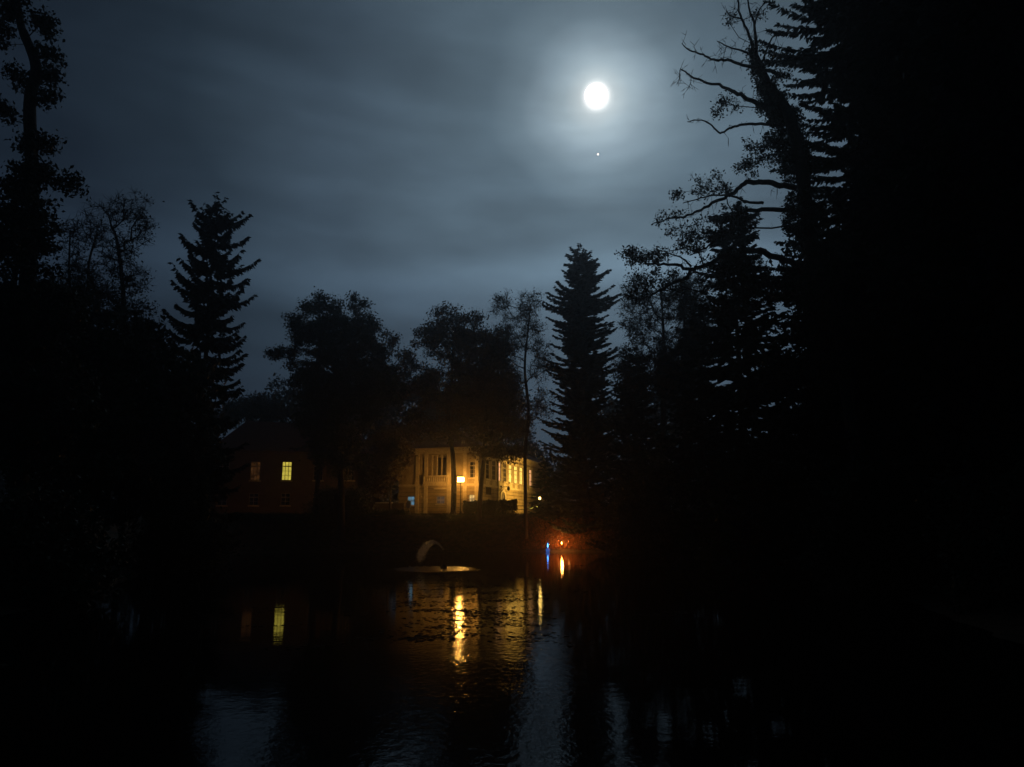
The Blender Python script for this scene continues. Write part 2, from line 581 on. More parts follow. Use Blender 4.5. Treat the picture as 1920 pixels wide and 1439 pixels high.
gxs = np.linspace(-15, 3, 60); gys = np.linspace(78.2, 80.6, 8)
PX_, PY_ = np.meshgrid(gxs, gys)
PY_ = PY_ + np.sin(PX_ * .35) * .3
PZ_ = height(PX_.ravel(), PY_.ravel()) + .05
i_, j_ = np.meshgrid(np.arange(59), np.arange(7)); b0 = (j_ * 60 + i_).ravel()
tag(link('path', quad_mesh('path', np.stack([PX_.ravel(), PY_.ravel(), PZ_], axis=1), np.stack([b0, b0 + 1, b0 + 61, b0 + 60], axis=1), True),
         mat('pale_gravel', (.34, .29, .22), (.20, .17, .13), .95, 9, .5)), kind='structure')

# water
mw = bpy.data.materials.new('pond_water'); mw.use_nodes = True
t = mw.node_tree
b = t.nodes['Principled BSDF']
b.inputs['Base Color'].default_value = (.006, .006, .005, 1)
b.inputs['Roughness'].default_value = .015
b.inputs['IOR'].default_value = 1.22
tcn = t.nodes.new('ShaderNodeTexCoord')


def tnoise(scale, detail, sx=1, sy=1):
    mp = t.nodes.new('ShaderNodeMapping'); mp.inputs['Scale'].default_value = (sx, sy, 1)
    t.links.new(tcn.outputs['Object'], mp.inputs['Vector'])
    n = t.nodes.new('ShaderNodeTexNoise'); n.inputs['Scale'].default_value = scale; n.inputs['Detail'].default_value = detail
    t.links.new(mp.outputs[0], n.inputs['Vector'])
    return n.outputs['Fac']


def tm(op, a, b_=None, cl=False):
    m = t.nodes.new('ShaderNodeMath'); m.operation = op; m.use_clamp = cl
    for i, v in enumerate((a, b_)):
        if v is None: continue
        if isinstance(v, (int, float)): m.inputs[i].default_value = v
        else: t.links.new(v, m.inputs[i])
    return m.outputs[0]


FX, FY = P(838, 1062, 48)[0], 45.6          # foot of the water spout
sepw = t.nodes.new('ShaderNodeSeparateXYZ'); t.links.new(tcn.outputs['Object'], sepw.inputs[0])
dx = tm('DIVIDE', tm('SUBTRACT', sepw.outputs['X'], FX - .5), 2.6)
dy = tm('DIVIDE', tm('SUBTRACT', sepw.outputs['Y'], FY - .6), 2.6)
dist = tm('SQRT', tm('ADD', tm('MULTIPLY', dx, dx), tm('MULTIPLY', dy, dy)))
dist = tm('ADD', dist, tm('MULTIPLY', tm('SUBTRACT', tnoise(1.2, 3), .5), .7))
mr = t.nodes.new('ShaderNodeMapRange'); mr.inputs[1].default_value = .75; mr.inputs[2].default_value = 1.1
mr.inputs[3].default_value = 1.0; mr.inputs[4].default_value = 0.0
t.links.new(dist, mr.inputs[0])
churn = mr.outputs[0]
calm = tm('ADD', tm('MULTIPLY', tnoise(1.6, 2, .4, 1), .0030), tm('MULTIPLY', tnoise(11, 3, .8, 1), .0008))
patch = t.nodes.new('ShaderNodeMapRange'); patch.inputs[1].default_value = .47; patch.inputs[2].default_value = .62
t.links.new(tnoise(.30, 2), patch.inputs[0])
xm = t.nodes.new('ShaderNodeMapRange'); xm.inputs[1].default_value = -4.5; xm.inputs[2].default_value = -2.0
t.links.new(tm('ADD', sepw.outputs['X'], tm('MULTIPLY', tm('SUBTRACT', tnoise(.25, 2), .5), 6.0)), xm.inputs[0])
xm2 = t.nodes.new('ShaderNodeMapRange'); xm2.inputs[1].default_value = 2.2; xm2.inputs[2].default_value = .2
xw = tm('SUBTRACT', sepw.outputs['X'], tm('MULTIPLY', tm('MAXIMUM', tm('SUBTRACT', sepw.outputs['Y'], 25.0), 0.0), .11))
t.links.new(tm('ADD', xw, tm('MULTIPLY', tm('SUBTRACT', tnoise(.3, 2), .5), 1.5)), xm2.inputs[0])
ym = t.nodes.new('ShaderNodeMapRange'); ym.inputs[1].default_value = 32; ym.inputs[2].default_value = 13
ym.inputs[3].default_value = .45; ym.inputs[4].default_value = 1.0
t.links.new(sepw.outputs['Y'], ym.inputs[0])
xr = tm('MULTIPLY', xm.outputs[0], ym.outputs[0])
rip = tm('MULTIPLY', tm('MULTIPLY', xr, xm2.outputs[0]), tm('ADD', tm('MULTIPLY', patch.outputs[0], .35), .65))
calm = tm('ADD', calm, tm('MULTIPLY', tm('ADD', tm('MULTIPLY', tnoise(5.5, 2, 1.5, .85), .0072), tm('MULTIPLY', tnoise(26, 2, .7, 1), .0016)), rip))
hgt = tm('ADD', calm, tm('MULTIPLY', tm('MULTIPLY', tnoise(9, 3), .030), churn))
bp = t.nodes.new('ShaderNodeBump'); bp.inputs['Strength'].default_value = 1; bp.inputs['Distance'].default_value = 1
t.links.new(hgt, bp.inputs['Height']); t.links.new(bp.outputs[0], b.inputs['Normal'])
t.links.new(tm('ADD', tm('MULTIPLY', churn, .15), .014), b.inputs['Roughness'])
wv = MB(); wv.add([(-45, 1, 0), (40, 1, 0), (40, 76, 0), (-45, 76, 0)], [(0, 1, 2, 3)])
tag(wv.build('pond_water', mw), kind='structure')

# floating leaves (countless)
rng = np.random.default_rng(5)
pts = []
for c in range(230):
    if c < 150:
        cx, cy = P(rng.uniform(740, 1010), 0, 30)[0], 0
        py = rng.uniform(1072, 1200)
        q = P(rng.uniform(745, 1010), py, 10); d = ray(rng.uniform(745, 1010), py); s = -CAM_Z / d[2]
        cx, cy = d[0] * s, d[1] * s
    else:
        cx, cy = rng.uniform(-12, 12), rng.uniform(7, 60)
    if abs(cx) < 6 and cy < 17: continue
    n = int(rng.uniform(3, 26))
    pts.append(np.stack([cx + rng.normal(size=n) * .34, cy + rng.normal(size=n) * .22, np.full(n, .006) + rng.uniform(0, .006, n)], axis=1))
C = np.concatenate(pts)
C = C[height(C[:, 0], C[:, 1]) < 0]
a = rng.uniform(0, 6.28, len(C)); s = rng.uniform(.04, .10, len(C))
d = np.stack([np.cos(a), np.sin(a), rng.normal(size=len(C)) * .1], axis=1) * s[:, None]
e = np.stack([-np.sin(a), np.cos(a), rng.normal(size=len(C)) * .1], axis=1) * s[:, None] * .7
V = np.stack([C - d, C + e, C + d, C - e], axis=1).reshape(-1, 3)
V[:, 2] = np.maximum(V[:, 2], .004)
fl = link('floating_leaves', quad_mesh('floating_leaves', V, np.arange(len(V)).reshape(-1, 4)), mat('wet_leaf', (.06, .04, .02), (.02, .018, .01), .9, 6, spec=.1))
tag(fl, 'dead leaves floating in dark dashes on the pond', 'leaves', kind='stuff')

# grass on the banks (countless)
n = 42000
gx = rng.uniform(-26, 22, n); gy = rng.uniform(69, 84, n)
gz = height(gx, gy)
ok = gz > .05
gx, gy, gz = gx[ok], gy[ok], gz[ok]
n = len(gx)
hh = rng.uniform(.08, .28, n); a = rng.uniform(0, 6.28, n); w = .012
lean = rng.normal(size=(n, 2)) * .08
B = np.stack([gx, gy, gz - .02], axis=1)
dx_ = np.stack([np.cos(a) * w, np.sin(a) * w, np.zeros(n)], axis=1)
T_ = B + np.stack([lean[:, 0], lean[:, 1], hh], axis=1)
V = np.stack([B - dx_, B + dx_, T_ + dx_ * .3, T_ - dx_ * .3], axis=1).reshape(-1, 3)
gr = link('grass', quad_mesh('grass', V, np.arange(len(V)).reshape(-1, 4)), mat('grass_blade', (.10, .09, .03), (.05, .055, .02), .8, 3))
tag(gr, 'rough autumn grass on the far bank of the pond', 'grass', kind='stuff')

# ------------------------------------------------------------------ manor house
ZB = 3.25


def plaster(name, c1, c2, bands=0.0, z0=0, z1=99):
    m = mat(name, c1, c2, .85, 1.3, .15)
    tt = m.node_tree
    bs = tt.nodes['Principled BSDF']
    if bands:
        tcn_ = tt.nodes.new('ShaderNodeTexCoord'); sp_ = tt.nodes.new('ShaderNodeSeparateXYZ')
        tt.links.new(tcn_.outputs['Object'], sp_.inputs[0])

        def mm(op, a, b_):
            k = tt.nodes.new('ShaderNodeMath'); k.operation = op
            for i, v in enumerate((a, b_)):
                if isinstance(v, (int, float)): k.inputs[i].default_value = v
                else: tt.links.new(v, k.inputs[i])
            return k.outputs[0]
        fr = mm('FRACT', mm('DIVIDE', sp_.outputs['Z'], bands), 0)
        gro = mm('LESS_THAN', fr, .13)
        inz = mm('LESS_THAN', sp_.outputs['Z'], z1)
        hgt_ = mm('MULTIPLY', mm('MULTIPLY', gro, inz), -1.0)
        bn = tt.nodes.new('ShaderNodeBump'); bn.inputs['Strength'].default_value = 1; bn.inputs['Distance'].default_value = .06
        tt.links.new(hgt_, bn.inputs['Height']); tt.links.new(bn.outputs[0], bs.inputs['Normal'])
        src = bs.inputs['Base Color'].links[0].from_socket
        mx = tt.nodes.new('ShaderNodeMix'); mx.data_type = 'RGBA'; mx.blend_type = 'MULTIPLY'
        mx.inputs[7].default_value = (.45, .42, .38, 1)
        tt.links.new(mm('MULTIPLY', gro, inz), mx.inputs[0]); tt.links.new(src, mx.inputs[6]); tt.links.new(mx.outputs[2], bs.inputs['Base Color'])
    return m


M_WALL = plaster('ochre_plaster', (.33, .255, .13), (.20, .15, .08), .42, 0, ZB + 3.1)
M_TRIM = mat('pale_stone_trim', (.50, .42, .27), (.36, .29, .18), .8, 3, .2)
M_ROOF = mat('roof_tiles', (.14, .06, .04), (.07, .035, .028), .85, 8, .6)
M_FRAME = mat('window_frame_wood', (.30, .26, .20), (.22, .18, .13), .6, 6)
M_DARKF = mat('dark_door_wood', (.05, .035, .025), (.03, .022, .016), .6, 6)
M_GLASS = mat('dark_glass', (.012, .012, .012), (.008, .008, .008), .08, 2, spec=.6)
M_IRON = mat('black_iron', (.02, .02, .02), (.012, .012, .012), .5, 10, spec=.4, metal=.6)


def lit(name, col, st, var=.35):
    m = bpy.data.materials.new(name); m.use_nodes = True
    t_ = m.node_tree; b_ = t_.nodes['Principled BSDF']
    b_.inputs['Base Color'].default_value = (.05, .05, .05, 1); b_.inputs['Roughness'].default_value = .15
    b_.inputs['Emission Color'].default_value = (*col, 1)
    tc_ = t_.nodes.new('ShaderNodeTexCoord'); n_ = t_.nodes.new('ShaderNodeTexNoise'); n_.inputs['Scale'].default_value = 1.9
    n_.inputs['Detail'].default_value = 2
    t_.links.new(tc_.outputs['Object'], n_.inputs['Vector'])
    r_ = t_.nodes.new('ShaderNodeMapRange'); r_.inputs[1].default_value = .3; r_.inputs[2].default_value = .7
    r_.inputs[3].default_value = st * (1 - var); r_.inputs[4].default_value = st * (1 + var)
    t_.links.new(n_.outputs['Fac'], r_.inputs[0]); t_.links.new(r_.outputs[0], b_.inputs['Emission Strength'])
    return m


M_LITY = lit('warm_lit_glass', srgb(255, 208, 95), 1.7)
M_LITP = lit('pinkish_lit_glass', srgb(255, 180, 120), .95)
M_LITD = lit('dim_lit_glass', srgb(230, 150, 80), .035, .8)
M_LITG = lit('yellow_green_lit_glass', srgb(225, 205, 80), .72, .25)
M_LITB = lit('bluish_lit_glass', srgb(130, 185, 215), .42, .3)
M_LITBD = lit('dim_bluish_lit_glass', srgb(150, 160, 170), .075, .5)
M_LITW = lit('bright_white_lit_glass', srgb(255, 225, 150), .8, .5)

C0 = P(897, 980, 85)[:2]
UR = np.array([math.sin(R(17)), math.cos(R(17))]); NR = np.array([UR[1], -UR[0]])
UL = np.array([-UR[1], UR[0]]); NL = np.array([-UR[0], -UR[1]])


class Plane:
    def __init__(s, o, u, n, zb):
        s.o, s.u, s.n, s.zb = np.array(o, float), np.array(u, float), np.array(n, float), zb

    def hit(s, px, py):
        d = ray(px, py)
        t_ = (s.o @ s.n) / (d[:2] @ s.n)
        q = d * t_
        return float((q[:2] - s.o) @ s.u), float(q[2] + CAM_Z - s.zb)

    def pt(s, u, v, out=0.0):
        q = s.o + s.u * u + s.n * out
        return np.array([q[0], q[1], s.zb + v])

    def box(s, mb, u0, u1, v0, v1, o0, o1):
        c = s.pt((u0 + u1) / 2, (v0 + v1) / 2, (o0 + o1) / 2)
        return mb.obox(c, np.array([*s.u, 0]) * (u1 - u0) / 2, np.array([*s.n, 0]) * (o1 - o0) / 2, (0, 0, (v1 - v0) / 2))

    def wall(s, mb, L_, H_, holes, depth=.28, u00=0.0, v00=-.6):
        us = sorted(set([u00, L_] + [h[0] for h in holes] + [h[1] for h in holes]))
        vs = sorted(set([v00, H_] + [h[2] for h in holes] + [h[3] for h in holes]))
        for a, b_ in zip(us[:-1], us[1:]):
            for c, d in zip(vs[:-1], vs[1:]):
                mu, mv = (a + b_) / 2, (c + d) / 2
                if any(h[0] < mu < h[1] and h[2] < mv < h[3] for h in holes):
                    continue
                mb.add([s.pt(a, c), s.pt(b_, c), s.pt(b_, d), s.pt(a, d)], [(0, 1, 2, 3)])
        for h in holes:
            u0, u1, v0, v1 = h[:4]
            dp = h[4] if len(h) > 4 else depth
            for (a, c), (b_, d) in (((u0, v0), (u1, v0)), ((u1, v0), (u1, v1)), ((u1, v1), (u0, v1)), ((u0, v1), (u0, v0))):
                mb.add([s.pt(a, c), s.pt(b_, d), s.pt(b_, d, -dp), s.pt(a, c, -dp)], [(0, 1, 2, 3)])


def window(pl, parent, u, v0, v1, w, pane_m, cols=2, rows=4, depth=.05, label=None, sill=True, trim=M_TRIM):
    mb = MB()
    u0, u1 = u - w / 2, u + w / 2
    fr = .055
    for a, b_, c, d in ((u0, u0 + fr, v0, v1), (u1 - fr, u1, v0, v1), (u0 + fr, u1 - fr, v0, v0 + fr), (u0 + fr, u1 - fr, v1 - fr, v1)):
        pl.box(mb, a, b_, c, d, -depth - .03, -depth - .012)
    for i in range(1, cols):
        x = u0 + w * i / cols
        pl.box(mb, x - .03, x + .03, v0 + fr, v1 - fr, -depth - .028, -depth - .014)
    for i in range(1, rows):
        y = v0 + (v1 - v0) * i / rows
        k = .05 if i == rows - 1 else .018
        pl.box(mb, u0 + fr, u1 - fr, y - k, y + k, -depth - .026, -depth - .016)
    wi = mb.build('window', M_FRAME, parent)
    if label: wi['label'] = label
    pb = MB()
    pl.box(pb, u0 + .02, u1 - .02, v0 + .02, v1 - .02, -depth - .045, -depth - .035)
    p_ = pb.build('pane', pane_m)
    p_.parent = wi
    if sill:
        sb = MB()
        pl.box(sb, u0 - .12, u1 + .12, v0 - .14, v0 - .003, 0.003, .16)
        s_ = sb.build('sill', trim); s_.parent = wi
    return wi


man = empty('manor_house', (*C0, ZB), 'ochre two-storey manor house with loggia and a row of lit upper windows, behind the lamp', 'house')
PR = Plane(C0, UR, NR, ZB)
PF = Plane(C0, UL, NL, ZB)
LR, LF = 31.0, 9.6
HW = PF.hit(840, 842)[1]
# side facade: nine upper windows
ww, spx = 1.35, [914, 926, 936, 946, 957, 967, 977, 986, 994.5]
v1w = PR.hit(936, 867)[1]; v0w = PR.hit(936, 902)[1]
mats = [M_GLASS, M_GLASS, M_LITP, M_LITD, M_LITY, M_LITY, M_LITY, M_LITY, M_LITP]
us_ = [PR.hit(x, 890)[0] for x in spx]
du, dv0 = PR.hit(942.5, 950)[0], .0
dw, dh = 1.5, PR.hit(942, 923)[1]
holes = [(u - ww / 2, u + ww / 2, v0w, v1w) for u in us_] + [(du - dw / 2, du + dw / 2, 0.0, dh - .55)]
wl = MB()
PR.wall(wl, LR, HW, holes)
# front facade
lo0, lo1 = PF.hit(837, 870)[0], PF.hit(801, 870)[0]
lv0, lv1 = PF.hit(820, 893)[1], PF.hit(820, 853)[1]
fw_ = [(PF.hit(888, 880)[0], PF.hit(888, 896)[1], PF.hit(888, 866)[1], .95, M_GLASS, 'dark upper window beside the lamp'),
       (PF.hit(884.5, 940)[0], PF.hit(884, 944)[1], PF.hit(884, 928)[1], .62, M_LITW, 'small bright barred ground floor window above the hedge'),
       (PF.hit(826, 938)[0], PF.hit(826, 945)[1], PF.hit(826, 931)[1], .95, M_LITBD, 'dim grey window below the loggia'),
       (PF.hit(770.5, 938)[0], PF.hit(770, 948)[1], PF.hit(770, 931)[1], .86, M_LITB, 'bluish lit ground floor window behind the signpost')]
fh = [(u - w / 2, u + w / 2, a, b_) for u, a, b_, w, m_, l_ in fw_]
fh.append((lo0, lo1, lv0, lv1, 1.9))
PF.wall(wl, LF, HW, fh)
# back and far side
OB = PF.pt(LF, 0)[:2]
PB = Plane(OB, UR, -NR, ZB); PB.wall(wl, LR, HW, [])
PE = Plane(PR.pt(LR, 0)[:2], UL, -NL, ZB); PE.wall(wl, LF, HW, [])
# loggia back wall
bu = MB(); PF.box(wl, lo0 - .2, lo1 + .2, lv0 - .2, lv1 + .2, -2.0, -1.9)
wl.build('wall', M_WALL, man)
for i, (u, m_) in enumerate(zip(us_, mats)):
    lb = ['dark upper window nearest the corner', 'dark upper window left of the downpipe', 'pinkish lit window above the arched door', 'dimly lit window, upper floor',
          None, None, None, None, 'pinkish lit window furthest along the side'][i]
    w_ = window(PR, man, u, v0w, v1w, ww, m_, 2, 4, label=lb)
    # pale apron under each window
for u, a, b_, w, m_, l_ in fw_:
    window(PF, man, u, a, b_, w, m_, 3 if w < .7 else 2, 2 if b_ - a < 1.2 else 4, label=l_)
# window surrounds and aprons
for u in us_:
    mb = MB()
    for s_ in (-1, 1):
        PR.box(mb, u + s_ * (ww / 2 + .11) - .09, u + s_ * (ww / 2 + .11) + .09, v0w, v1w, .003, .025)
    PR.box(mb, u - ww / 2 - .25, u + ww / 2 + .25, v1w, v1w + .28, .003, .14)
    mb.build('window_surround', M_TRIM, man)
    mb = MB(); PR.box(mb, u - ww / 2 + .05, u + ww / 2 - .05, v0w - .72, v0w - .2, .003, .06)
    mb.build('apron_panel', M_TRIM, man)
# cornices
mb = MB()
for a, b_, o in ((HW - .5, HW - .28, .14), (HW - .28, HW - .1, .32), (HW - .1, HW + .12, .5)):
    PR.box(mb, .003, LR, a, b_, 0.003, o)
    PF.box(mb, -o, LF + .3, a, b_, 0.003, o)
mb.build('cornice', M_TRIM, man)
vb = PF.hit(820, 910)[1]
mb = MB()
PF.box(mb, -.12, LF, vb - .12, vb + .12, .003, .12)
PR.box(mb, .003, LR, vb - .12, vb + .12, .003, .12)
mb.build('string_course', M_TRIM, man)
# pilasters
for px in (783, 799, 842, 872, 894):
    u = PF.hit(px, 900)[0]
    mb = MB(); PF.box(mb, u - .2, u + .2, vb + .12, HW - .5, .003, .13)
    PF.box(mb, u - .26, u + .26, HW - .78, HW - .503, .13, .19); PF.box(mb, u - .25, u + .25, vb + .123, vb + .4, .13, .18)
    mb.build('pilaster', M_TRIM, man)
    mb = MB(); PF.box(mb, u - .22, u + .22, -.4, vb - .12, .003, .09); mb.build('pilaster', M_TRIM, man)
# loggia columns, balustrade, doors
for k in (0.28, .52, .77):
    u = lo0 + (lo1 - lo0) * k
    c = PF.pt(u, lv0, -.25)
    MB().lathe(c, [(.14, 0), (.14, .1), (.09, .14), (.08, lv1 - lv0 - .2), (.13, lv1 - lv0 - .1), (.13, lv1 - lv0 - .01)], 10).build('column', M_TRIM, man, True)
bal = empty('tmp', (0, 0, 0), '', '')
COL.objects.unlink(bal); bpy.data.objects.remove(bal)
bt, bb = PF.hit(820, 893)[1], PF.hit(820, 905)[1]
mb = MB()
PF.box(mb, lo0 - .3, lo1 + .3, bt - .08, bt + .05, .14, .42)
PF.box(mb, lo0 - .3, lo1 + .3, bb - .05, bb + .08, .14, .40)
PF.box(mb, lo0 - .3, lo1 + .3, bb - .35, bb - .053, .125, .34)
PF.box(mb, lo0 - .3, lo0 - .12, bb + .08, bt - .08, .15, .38); PF.box(mb, lo1 + .12, lo1 + .3, bb + .08, bt - .08, .15, .38)
nb_ = 9
for k in range(nb_):
    u = lo0 + (lo1 - lo0) * (k + .5) / nb_
    h = bt - bb - .16
    mb.lathe(PF.pt(u, bb + .08, .27), [(.06, 0), (.05, .06 * h), (.085, .35 * h), (.04, .7 * h), (.06, h)], 8)
mb.build('balustrade', M_TRIM, man)
for k in (.25, .6):
    u = lo0 + (lo1 - lo0) * k
    mb = MB(); PF.box(mb, u - .45, u + .45, lv0, lv1 - .2, -1.897, -1.84)
    PF.box(mb, u - .35, u - .04, lv0 + .2, lv1 - .5, -1.837, -1.82); PF.box(mb, u + .04, u + .35, lv0 + .2, lv1 - .5, -1.837, -1.82)
    mb.build('loggia_door', M_DARKF, man)
# shop-like hood over the grey window
u = PF.hit(827, 915)[0]
mb = MB(); PF.box(mb, u - .75, u + .75, PF.hit(827, 917)[1] - .06, PF.hit(827, 917)[1] + .1, .003, .3)
mb.build('window_hood', M_TRIM, man)
# arched side door with surround
mb = MB()
n_ = 14
cv = dh - .75
for k in range(n_):
    a0, a1 = math.pi * k / n_, math.pi * (k + 1) / n_
    ri, ro = dw / 2, dw / 2 + .38
    q = [(ri, a0), (ro, a0), (ro, a1), (ri, a1)]
    f_ = [PR.pt(du + r * math.cos(a), cv + r * math.sin(a), .10) for r, a in q]
    bk = [PR.pt(du + r * math.cos(a), cv + r * math.sin(a), .004) for r, a in q]
    mb.add(f_ + bk, [(0, 1, 2, 3), (0, 3, 7, 4), (1, 5, 6, 2)])
for s_ in (-1, 1):
    PR.box(mb, du + s_ * (dw / 2 + .19) - .19, du + s_ * (dw / 2 + .19) + .19, -.3, cv, .004, .10)
PR.box(mb, du - 1.2, du + 1.2, cv + 1.25, cv + 1.42, .004, .28)
ds = mb.build('door_surround', M_TRIM, man)
mb = MB()
PR.box(mb, du - dw / 2 + .01, du + dw / 2 - .01, 0, cv - .01, -.2, -.12)
arc = [PR.pt(du + (dw / 2 - .01) * math.cos(math.pi * k / 12), cv + (dw / 2 - .01) * math.sin(math.pi * k / 12), .008) for k in range(13)]
mb.add(arc, [tuple(range(13))])
dr = mb.build('side_door', M_DARKF, man)
MB().lathe(PR.pt(du + .5, 1.05, -.09), [(.02, -.03), (.045, 0), (.02, .03)], 8).build('handle', M_IRON).parent = dr
# downpipe and wall plaque, bracket
u = PR.hit(932, 900)[0]
MB().tube([PR.pt(u, -.1, .12), PR.pt(u, HW - .6, .12)], .07, 8).build('downpipe', M_IRON, man)
u = PR.hit(915, 921)[0]; v = PR.hit(915, 921)[1]
mb = MB(); PR.box(mb, u - .9, u + .9, v - .38, v + .38, .06, .10)
mb.build('wall_plaque', mat('dark_bronze_panel', (.035, .025, .015), (.02, .015, .01), .9, 5, spec=0), man)
mb = MB(); PR.box(mb, u - .98, u + .98, v + .383, v + .45, .05, .12); PR.box(mb, u - .98, u + .98, v - .45, v - .383, .05, .12)
mb.build('plaque_frame', M_DARKF, man)
u = PR.hit(937, 910)[0]
mb = MB(); q = PR.pt(u, vb - .3, .0); e = PR.pt(u, vb + .1, 1.1)
mb.tube([q, PR.pt(u, vb + .05, .4), e], .03); mb.tube([PR.pt(u, vb - .7, 0), PR.pt(u, vb - .1, .55)], .025)
mb.lathe(e + np.array([0, 0, -.5]), [(.08, 0), (.16, .08), (.18, .38), (.05, .5)], 6)
mb.build('wall_bracket', M_IRON, man)
# roof: hipped
ov = .55
zt = HW + .12
a = PF.pt(-ov, zt, ov); 
c1 = PF.pt(-ov, zt, ov); c2 = PF.pt(LF + ov, zt, ov)
q3 = PE.pt(LF + ov, zt, ov); q4 = PE.pt(-ov, zt, ov)
rh = 2.7
def mid(p, q, t_): return p + (q - p) * t_
m1 = mid(c1, c2, .5); m2 = mid(q3, q4, .5)
r1 = mid(m1, m2, .14) + np.array([0, 0, rh]); r2 = mid(m1, m2, .86) + np.array([0, 0, rh])
rb = MB(); rb.add([c1, c2, q3, q4, r1, r2], [(0, 4, 1), (1, 4, 5, 2), (2, 5, 3), (3, 5, 4, 0), (0, 1, 2, 3)])
rf = rb.build('roof', M_ROOF, man)
for t_ in (.35, .7):
    p = mid(r1, r2, t_)
    mb = MB(); mb.box(p[0] - .4, p[0] + .4, p[1] - .5, p[1] + .5, p[2] - .6, p[2] + .9); mb.box(p[0] - .5, p[0] + .5, p[1] - .6, p[1] + .6, p[2] + .903, p[2] + 1.03)
    mb.build('chimney', M_WALL).parent = rf


# ------------------------------------------------------------------ left wing
ZW = 3.2
A0 = P(392, 980, 86)[:2]; A1 = P(712, 980, 93)[:2]
LU = np.linalg.norm(A1 - A0); UW = (A1 - A0) / LU; NW = np.array([UW[1], -UW[0]])
PW = Plane(A0, UW, NW, ZW)
wing = empty('long_building', (*A0, ZW), 'long dark house left of the manor with one bright yellow window', 'house')
HL = PW.hit(500, 846)[1]
wl = MB(); holes = []; wins = []
for px, m_, l_ in ((420, M_GLASS, None), (479, M_LITD, 'dim brown lit window half hidden by twigs'), (538, M_LITG, 'bright yellow window with dark glazing bars'), (597, M_GLASS, None), (656, M_GLASS, None)):
    u = PW.hit(px, 883)[0]; a, b_ = PW.hit(px, 901)[1], PW.hit(px, 866)[1]
    holes.append((u - .54, u + .54, a, b_)); wins.append((u, a, b_, 1.08, m_, l_, 4))
    a, b_ = PW.hit(px, 948)[1], PW.hit(px, 925)[1]
    holes.append((u - .5, u + .5, a, b_)); wins.append((u, a, b_, 1.0, M_GLASS, None, 3))
PW.wall(wl, LU, HL, holes)
PW2 = Plane(PW.pt(LU, 0)[:2], -NW, UW, ZW); PW2.wall(wl, 10, HL, [])
PW3 = Plane(PW.pt(0, 0)[:2], -NW, -UW, ZW); PW3.wall(wl, 10, HL, [])
PW4 = Plane(PW.pt(0, 0, -10)[:2], UW, -NW, ZW); PW4.wall(wl, LU, HL, [])
M_WALL2 = plaster('faded_plaster', (.10, .07, .048), (.065, .045, .03))
wl.build('wall', M_WALL2, wing)
for u, a, b_, w, m_, l_, rw in wins:
    window(PW, wing, u, a, b_, w, m_, 3 if rw == 4 else 2, rw, label=l_)
mb = MB(); PW.box(mb, -.3, LU + .3, HL - .3, HL - .003, .003, .3); mb.build('cornice', M_WALL2, wing)
rz = PW.hit(500, 786)[1] + .3
c1, c2 = PW.pt(-.5, HL, .5), PW.pt(LU + .5, HL, .5); c3, c4 = PW.pt(LU + .5, HL, -10.5), PW.pt(-.5, HL, -10.5)
r1, r2 = PW.pt(3.5, rz, -5), PW.pt(LU - 3.5, rz, -5)
rf = MB().add([c1, c2, c3, c4, r1, r2], [(0, 1, 5, 4), (1, 2, 5), (2, 3, 4, 5), (3, 0, 4), (3, 2, 1, 0)]).build('roof', M_ROOF, wing)
p = PW.pt(LU * .6, rz, -5)
mb = MB().box(p[0] - .4, p[0] + .4, p[1] - .4, p[1] + .4, p[2] - .5, p[2] + .3); mb.build('chimney', M_WALL2).parent = rf

# low garden wall with pale coping between the two houses
PG = Plane(P(690, 980, 84)[:2], np.array([1., 0]), np.array([0, -1.]), ZB)
gl = PG.hit(757, 950)[0]
gw = empty('garden_wall', (*PG.o, ZB), 'low plastered garden wall with a pale coping left of the manor', 'wall')
mb = MB(); gh = PG.hit(720, 944)[1]
PG.box(mb, 0, gl, -.5, gh, -.3, 0); mb.build('wall', M_WALL2, gw)
mb = MB(); PG.box(mb, PG.hit(704, 943)[0], PG.hit(736, 943)[0], gh + .003, gh + .09, -.38, .08); mb.build('coping', mat('white_stone', (.75, .72, .62), (.6, .56, .48), .7, 5), gw)

# ------------------------------------------------------------------ lamps


def point(name, loc, power, color, rad, parent):
    l = bpy.data.lights.new(name, 'POINT'); l.energy = power; l.color = color; l.shadow_soft_size = rad
    o = bpy.data.objects.new(name, l); COL.objects.link(o)
    if parent:
        o.parent = parent; o.location = Vector([float(v) for v in loc]) - Vector(parent.location)
    else:
        o.location = loc
    return o


def glassy(name, tint=(1, .95, .85)):
    m = bpy.data.materials.new(name); m.use_nodes = True
    t_ = m.node_tree; t_.nodes.clear()
    a = t_.nodes.new('ShaderNodeBsdfTransparent'); a.inputs[0].default_value = (*tint, 1)
    g_ = t_.nodes.new('ShaderNodeBsdfGlossy'); g_.inputs['Roughness'].default_value = .1
    n_ = t_.nodes.new('ShaderNodeTexNoise'); n_.inputs['Scale'].default_value = 3
    mr_ = t_.nodes.new('ShaderNodeMapRange'); mr_.inputs[3].default_value = .02; mr_.inputs[4].default_value = .08
    t_.links.new(n_.outputs['Fac'], mr_.inputs[0])
    x = t_.nodes.new('ShaderNodeMixShader'); t_.links.new(mr_.outputs[0], x.inputs[0])
    t_.links.new(a.outputs[0], x.inputs[1]); t_.links.new(g_.outputs[0], x.inputs[2])
    o_ = t_.nodes.new('ShaderNodeOutputMaterial'); t_.links.new(x.outputs[0], o_.inputs[0])
    return m


M_LGLASS = glassy('lantern_glass')


def emis(name, col, st):
    m = bpy.data.materials.new(name); m.use_nodes = True
    b_ = m.node_tree.nodes['Principled BSDF']
    b_.inputs['Base Color'].default_value = (.1, .1, .1, 1)
    b_.inputs['Emission Color'].default_value = (*col, 1); b_.inputs['Emission Strength'].default_value = st
    return m


